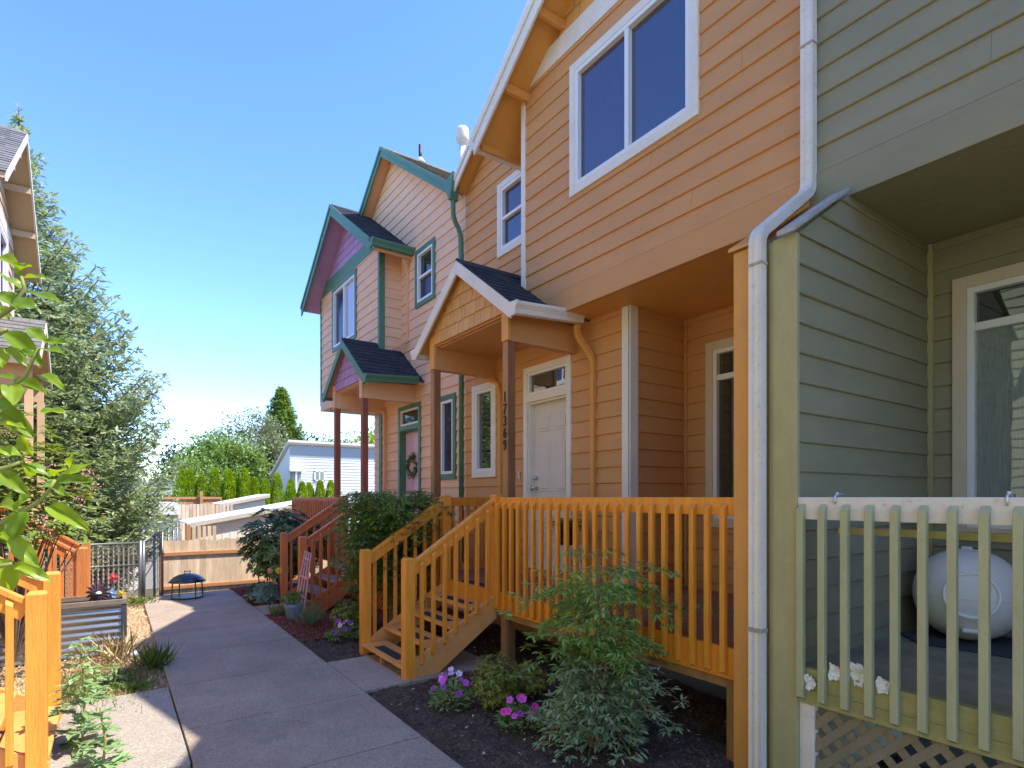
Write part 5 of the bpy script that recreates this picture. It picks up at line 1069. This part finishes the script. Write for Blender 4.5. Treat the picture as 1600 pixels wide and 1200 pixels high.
spruce('spruce_tree', 'tall blue-green spruce behind the chain-link fence at the left', -1.75, 17.4, -1.2, 12.0, 5.2, 3, 700, 1.35, need=.14, cap=2.75)
def crown_tree(name, label, x, y, zb, h, rx, mat, n=60, per=90, ls=.22, seed=1, trunk=.12, shape=1.0, low=.25, flat=1.0, clump=.22, lw=.6, sparse=False, cat='tree', grp=None):
    rd = np.random.default_rng(seed); t_ = thing(name, label, cat, (x, y, zb)); m = MB(); zc = zb + h * (low + (1 - low) / 2); rz = h * (1 - low) / 2
    c = rd.normal(size=(n, 3)); c /= np.linalg.norm(c, axis=1, keepdims=True); c *= rd.uniform(.35, 1, (n, 1)) ** .5; tz = (c[:, 2] + 1) / 2; wdt = (1 - tz * (1 - shape)) if shape < 1 else 1
    Cc = np.column_stack([x + c[:, 0] * rx * wdt, y + c[:, 1] * rx * wdt, zc + c[:, 2] * rz]); m.tube([(x, y, zb - .3), (x, y, zb + h * .35), (x, y, zb + h * .8)], [trunk, trunk * .7, trunk * .2], 7)
    for q in Cc[:: 3]: m.tube([(x, y, zb + h * low + (q[2] - zb - h * low) * .4), tuple(q)], [trunk * .3, trunk * .06], 4)
    m.build('trunk', 'bark', t_); P = np.repeat(Cc, per, 0) + rd.normal(size=(n * per, 3)) * clump * rx * [1, 1, .7 * flat]
    D = rd.normal(size=P.shape); U = rd.normal(size=P.shape) * .6 + [0, 0, 1]; L = ls * rd.uniform(.6, 1.3, len(P)); leaves('crown', P, D, U, L, L * lw, mat, t_, 'diamond')
    if grp: t_['group'] = grp
    return t_
# arborvitae hedge plants, one object each
X0 = [(2.60, 30, 3.1), (2.95, 30.1, 3.0), (3.42, 30, 2.72), (3.98, 30, 3.08), (4.55, 30, 3.06), (4.85, 30.3, 2.9), (5.28, 30, 3.10), (5.72, 30, 2.68), (6.20, 30, 2.6), (6.75, 30, 2.92), (7.40, 30, 2.62), (7.95, 30, 2.52), (8.35, 30.2, 2.48), (8.85, 30, 2.6), (9.4, 30, 2.6)]
names_ = ['the tallest, leftmost', 'second from left', 'short one third from the left', 'fourth from the left', 'fifth from the left', 'sixth from the left, set slightly back', 'seventh from the left', 'eighth from the left, low', 'ninth from left', 'tenth from left', 'eleventh from the left', 'twelfth from the left', 'thirteenth from the left', 'fourteenth from the left', 'rightmost, by the red porch']
for i, (x, y, zt) in enumerate(X0):
    rd_ = np.random.default_rng(40 + i); zb = -2.0; n = 3600; t = rd_.random(n) ** .8; a = rd_.uniform(0, 6.283, n); hh = zt - zb; rr = .34 * np.minimum(1, (1 - t) * 3.2) ** .6 * (1 + .12 * np.sin(a * 3 + t * 9)) * rd_.uniform(.75, 1.05, n); t_ = thing('arborvitae', 'lime green columnar arborvitae, ' + names_[i] + ' of the row', 'shrub', (x, y, zb), 'row of arborvitae in front of the white house')
    MB().tube([(x, y, zb), (x, y, zt - .3)], .04, 6).build('trunk', 'bark', t_); P = np.column_stack([x + rr * np.cos(a), y + rr * np.sin(a), zb + hh * t]); D = np.column_stack([np.cos(a) * .5, np.sin(a) * .5, np.full(n, 1.0)]) + rd_.normal(size=(n, 3)) * .25
    leaves('foliage', P, D, rd_.normal(size=(n, 3)), .13, .06, 'arborvitae leaf', t_, 'diamond')
spruce('conifer_tree', 'tall pyramidal green conifer beyond the arborvitae row', 13.9, 60, -2.5, 15.2, 4.1, 9, 330, .85, 'far leaf green', .34)
crown_tree('broadleaf_tree', 'bright green broadleaf tree left of the tall far conifer', 7.6, 52, -2.5, 9.6, 3.0, 'far leaf green', 130, 100, .30, 2, clump=.16)
crown_tree('broadleaf_tree', 'grey-green sparse tree with bare twigs beside the tall far conifer', 10.6, 56, -2.5, 12.0, 3.4, 'far leaf grey', 150, 80, .24, 3, clump=.13)
crown_tree('broadleaf_tree', 'light green tree in front of the dark one at the spruce edge', 4.0, 40, -2.5, 6.7, 2.1, 'far leaf green', 60, 80, .24, 4)
crown_tree('conifer_tree', 'small dark layered conifer just right of the spruce', 4.6, 58, -2.5, 9.2, 2.3, 'far leaf dark', 60, 60, .3, 5, shape=.35, low=.1)
crown_tree('broadleaf_tree', 'yellow-green low tree behind the arborvitae row', 5.9, 38, -2.5, 4.4, 1.6, 'far leaf green', 40, 60, .24, 6)
crown_tree('broadleaf_tree', 'dark tree rising behind the roof of the white house', 19.0, 66, -2.5, 12.2, 2.6, 'far leaf dark', 46, 60, .34, 7)
crown_tree('broadleaf_tree', 'round light green tree seen between the red porch posts', 20.4, 52, -2.5, 10.9, 3.2, 'far leaf yellow', 80, 80, .30, 8)
crown_tree('broadleaf_tree', 'hazy grey-green tree above the white house roof', 23.5, 72, -2.5, 11.8, 3.2, 'far leaf grey', 60, 60, .34, 9)
crown_tree('broadleaf_tree', 'pale tree low beside the spruce trunk', 1.2, 34, -2.4, 4.8, 1.8, 'far leaf grey', 40, 60, .22, 10)
for i, (x, y, h_, r_, mt) in enumerate([(-6, 60, 9, 5, 'far leaf green'), (0, 75, 8, 5, 'far leaf dark'), (9, 80, 9, 5, 'far leaf green'), (30, 80, 10, 6, 'far leaf green')]):
    crown_tree('broadleaf_tree', ['tree mass hidden mostly behind the spruce', 'low dark tree on the horizon right of the spruce', 'green tree on the horizon behind the sparse tree', 'distant green tree behind the peach house'][i], x, y, -2.5, h_, r_, mt, 60, 60, .4, 20 + i)
# shrub with fading pink blossom in front of the tan house
bs = whorls('flowering_shrub', 'tall leafy shrub with fading pink blossom at the left edge', 'shrub', -.74, 7.05, 2.65, .70, .55, 'bush leaf', 620, .075, .45, 6, 12, .52, core=.3)
n = 1500; a = rng.normal(size=(70, 3)); a = unit(a) * .92; cc = np.column_stack([-.74 + a[:, 0] * .72, 7.05 + a[:, 1] * .55, 1.5 + a[:, 2] * 1.05]); cc = cc[cc[:, 2] > 1.45]; P = np.repeat(cc, 34, 0); P = P + rng.normal(size=P.shape) * .035; leaves('blossom', P, rdir(len(P)), rdir(len(P)), .022, .014, 'blossom', bs, 'diamond')
# broad-leaved shrub close to the camera: (base, tip, half width) of every leaf
LV = [(-0.179,1.873,2.334, -0.133,1.833,2.332, 0.026), (-0.190,1.916,2.318, -0.238,1.947,2.358, 0.031), (-0.182,1.979,2.330, -0.102,1.869,2.286, 0.030), (-0.195,1.823,2.255, -0.146,1.810,2.248, 0.035), (-0.235,1.918,2.301, -0.185,1.845,2.246, 0.032), (-0.247,2.124,2.252, -0.154,2.043,2.147, 0.045), (-0.187,2.039,2.250, -0.140,1.992,2.200, 0.028), (-0.154,1.963,2.181, -0.098,1.877,2.157, 0.028), (-0.142,1.953,2.198, -0.093,1.943,2.198, 0.021), (-0.227,1.983,2.175, -0.180,1.962,2.128, 0.027), (-0.163,1.978,2.120, -0.098,1.877,2.065, 0.028), (-0.218,2.040,2.102, -0.144,1.985,2.067, 0.035), (-0.204,1.907,2.070, -0.197,1.844,2.010, 0.040), (-0.256,2.095,2.200, -0.242,2.071,2.135, 0.039), (-0.252,2.053,2.026, -0.170,2.020,1.944, 0.043), (-0.200,2.015,1.950, -0.177,2.028,1.894, 0.034), (-0.149,1.894,2.004, -0.091,1.870,2.006, 0.020), (-0.190,1.936,1.875, -0.129,1.924,1.838, 0.027), (-0.128,2.009,1.828, -0.040,1.896,1.827, 0.031), (-0.117,1.802,1.838, -0.089,1.743,1.855, 0.024), (-0.259,2.124,1.859, -0.183,2.053,1.788, 0.036), (-0.141,1.951,1.825, -0.101,1.891,1.792, 0.028), (-0.139,1.917,1.767, -0.046,1.829,1.700, 0.035), (-0.179,1.903,1.747, -0.207,1.919,1.674, 0.045), (-0.219,1.994,1.678, -0.157,1.977,1.596, 0.038), (-0.215,2.017,1.608, -0.131,1.988,1.557, 0.032), (-0.255,2.092,1.616, -0.222,2.105,1.525, 0.053), (-0.089,1.926,1.851, -0.082,1.876,1.896, 0.026), (-0.123,2.001,1.835, -0.042,1.977,1.882, 0.026), (-0.258,2.107,2.452, -0.207,2.066,2.412, 0.035), (-0.202,2.017,2.397, -0.170,1.954,2.394, 0.017), (-0.209,2.053,2.390, -0.191,2.036,2.423, 0.022), (-0.230,1.921,1.972, -0.171,1.825,1.954, 0.020), (-0.214,2.062,2.164, -0.166,2.065,2.192, 0.024), (-0.230,1.869,1.904, -0.180,1.850,1.887, 0.027), (-0.242,1.963,2.099, -0.199,1.887,2.080, 0.029), (-0.170,1.882,1.787, -0.205,1.920,1.747, 0.028), (-0.262,2.101,1.761, -0.208,2.007,1.753, 0.039), (-0.172,1.969,1.838, -0.183,1.920,1.877, 0.025), (-0.259,2.058,1.710, -0.216,1.999,1.661, 0.043), (-0.265,2.105,2.306, -0.233,2.118,2.280, 0.031), (-0.244,1.990,2.062, -0.207,2.001,1.991, 0.033), ]
ST = [[ (-0.321,2.055,2.147), (-0.252,2.007,2.248), (-0.211,1.978,2.281), (-0.186,1.961,2.332), (-0.193,1.965,2.362) ], [ (-0.321,2.055,1.980), (-0.239,1.997,2.044), (-0.215,1.981,2.072), (-0.184,1.959,2.101), (-0.167,1.947,2.147), (-0.156,1.940,2.173) ], [ (-0.321,2.055,1.662), (-0.193,1.965,1.745), (-0.156,1.940,1.771), (-0.132,1.922,1.804), (-0.121,1.915,1.829) ], [ (-0.321,2.055,1.578), (-0.239,1.997,1.603), (-0.211,1.978,1.611) ], [ (-0.307,2.045,1.913), (-0.239,1.997,2.013) ], [ (-0.321,2.055,2.147), (-0.239,1.997,2.214), (-0.225,1.987,2.223) ], [ (-0.307,2.045,2.281), (-0.246,2.002,2.323) ], [ (-0.321,2.055,1.812), (-0.246,2.002,1.854), (-0.193,1.965,1.876) ], ]
ms = thing('magnolia', 'young magnolia with big glossy yellow-green leaves close at the left edge', 'shrub', (-.75, 1.75, 0))
m = MB(); root = Vector((-.8, 1.8, 0)); m.tube([root, (-.74, 1.78, 1.0), (-.68, 1.72, 2.0), (-.66, 1.7, 2.7)], [.035, .028, .018, .008], 8)
for s_ in ST: q = Vector(s_[0]); m.tube([(-.70, 1.75, q.z - .18)] + s_, [.012, .009] + [.006 - .0007 * i for i in range(len(s_) - 1)], 7)
m.build('branch', 'green stem', ms, smooth=True)
rd = random.Random(5)
for k in range(90): z = rd.uniform(.8, 2.75); a = rd.uniform(1.6, 4.6); rr = rd.uniform(.05, .38); p0 = Vector((-.72 + math.cos(a) * rr, 1.72 + math.sin(a) * rr, z)); d = Vector((math.cos(a + rd.gauss(0, 1)), math.sin(a + rd.gauss(0, 1)), rd.gauss(0, .5))).normalized() * .12; LV.append((*p0, *(p0 + d), .045))
vs, fs = [], []
for (x0, y0, z0, x1, y1, z1, w_) in LV:
    A = Vector((x0, y0, z0)); B = Vector((x1, y1, z1)); d = B - A; ln = d.length; d.normalize(); up = Vector((rd.gauss(-.1, .3), rd.gauss(-.75, .25), rd.uniform(.5, 1.0))); sd_ = d.cross(up).normalized(); up = sd_.cross(d); b0 = len(vs); nU, nV = 12, 6; wav = rd.uniform(0, 6); curl = rd.uniform(.02, .16); fold = rd.uniform(.15, .5)
    for i in range(nU + 1):
        t = i / nU; ww = w_ * (math.sin(math.pi * min(1, t * .96 + .04) ** .85) ** .8) * (1 - .15 * t) if 0 < i < nU else .0008
        for j in range(nV + 1):
            v = j / nV * 2 - 1; vs.append(A + d * (ln * t) + sd_ * (v * ww * .62) + up * (abs(v) * ww * fold - curl * ln * (t - .5) ** 2 * 2 + math.sin(t * 11 + wav + v) * .0035 * abs(v) + (0 if abs(v) > .1 else -.0012)))
    for i in range(nU):
        for j in range(nV): q = b0 + i * (nV + 1) + j; fs.append((q, q + 1, q + nV + 2, q + nV + 1))
arr_mesh('foliage', vs, fs, 'magnolia leaf', ms, True)
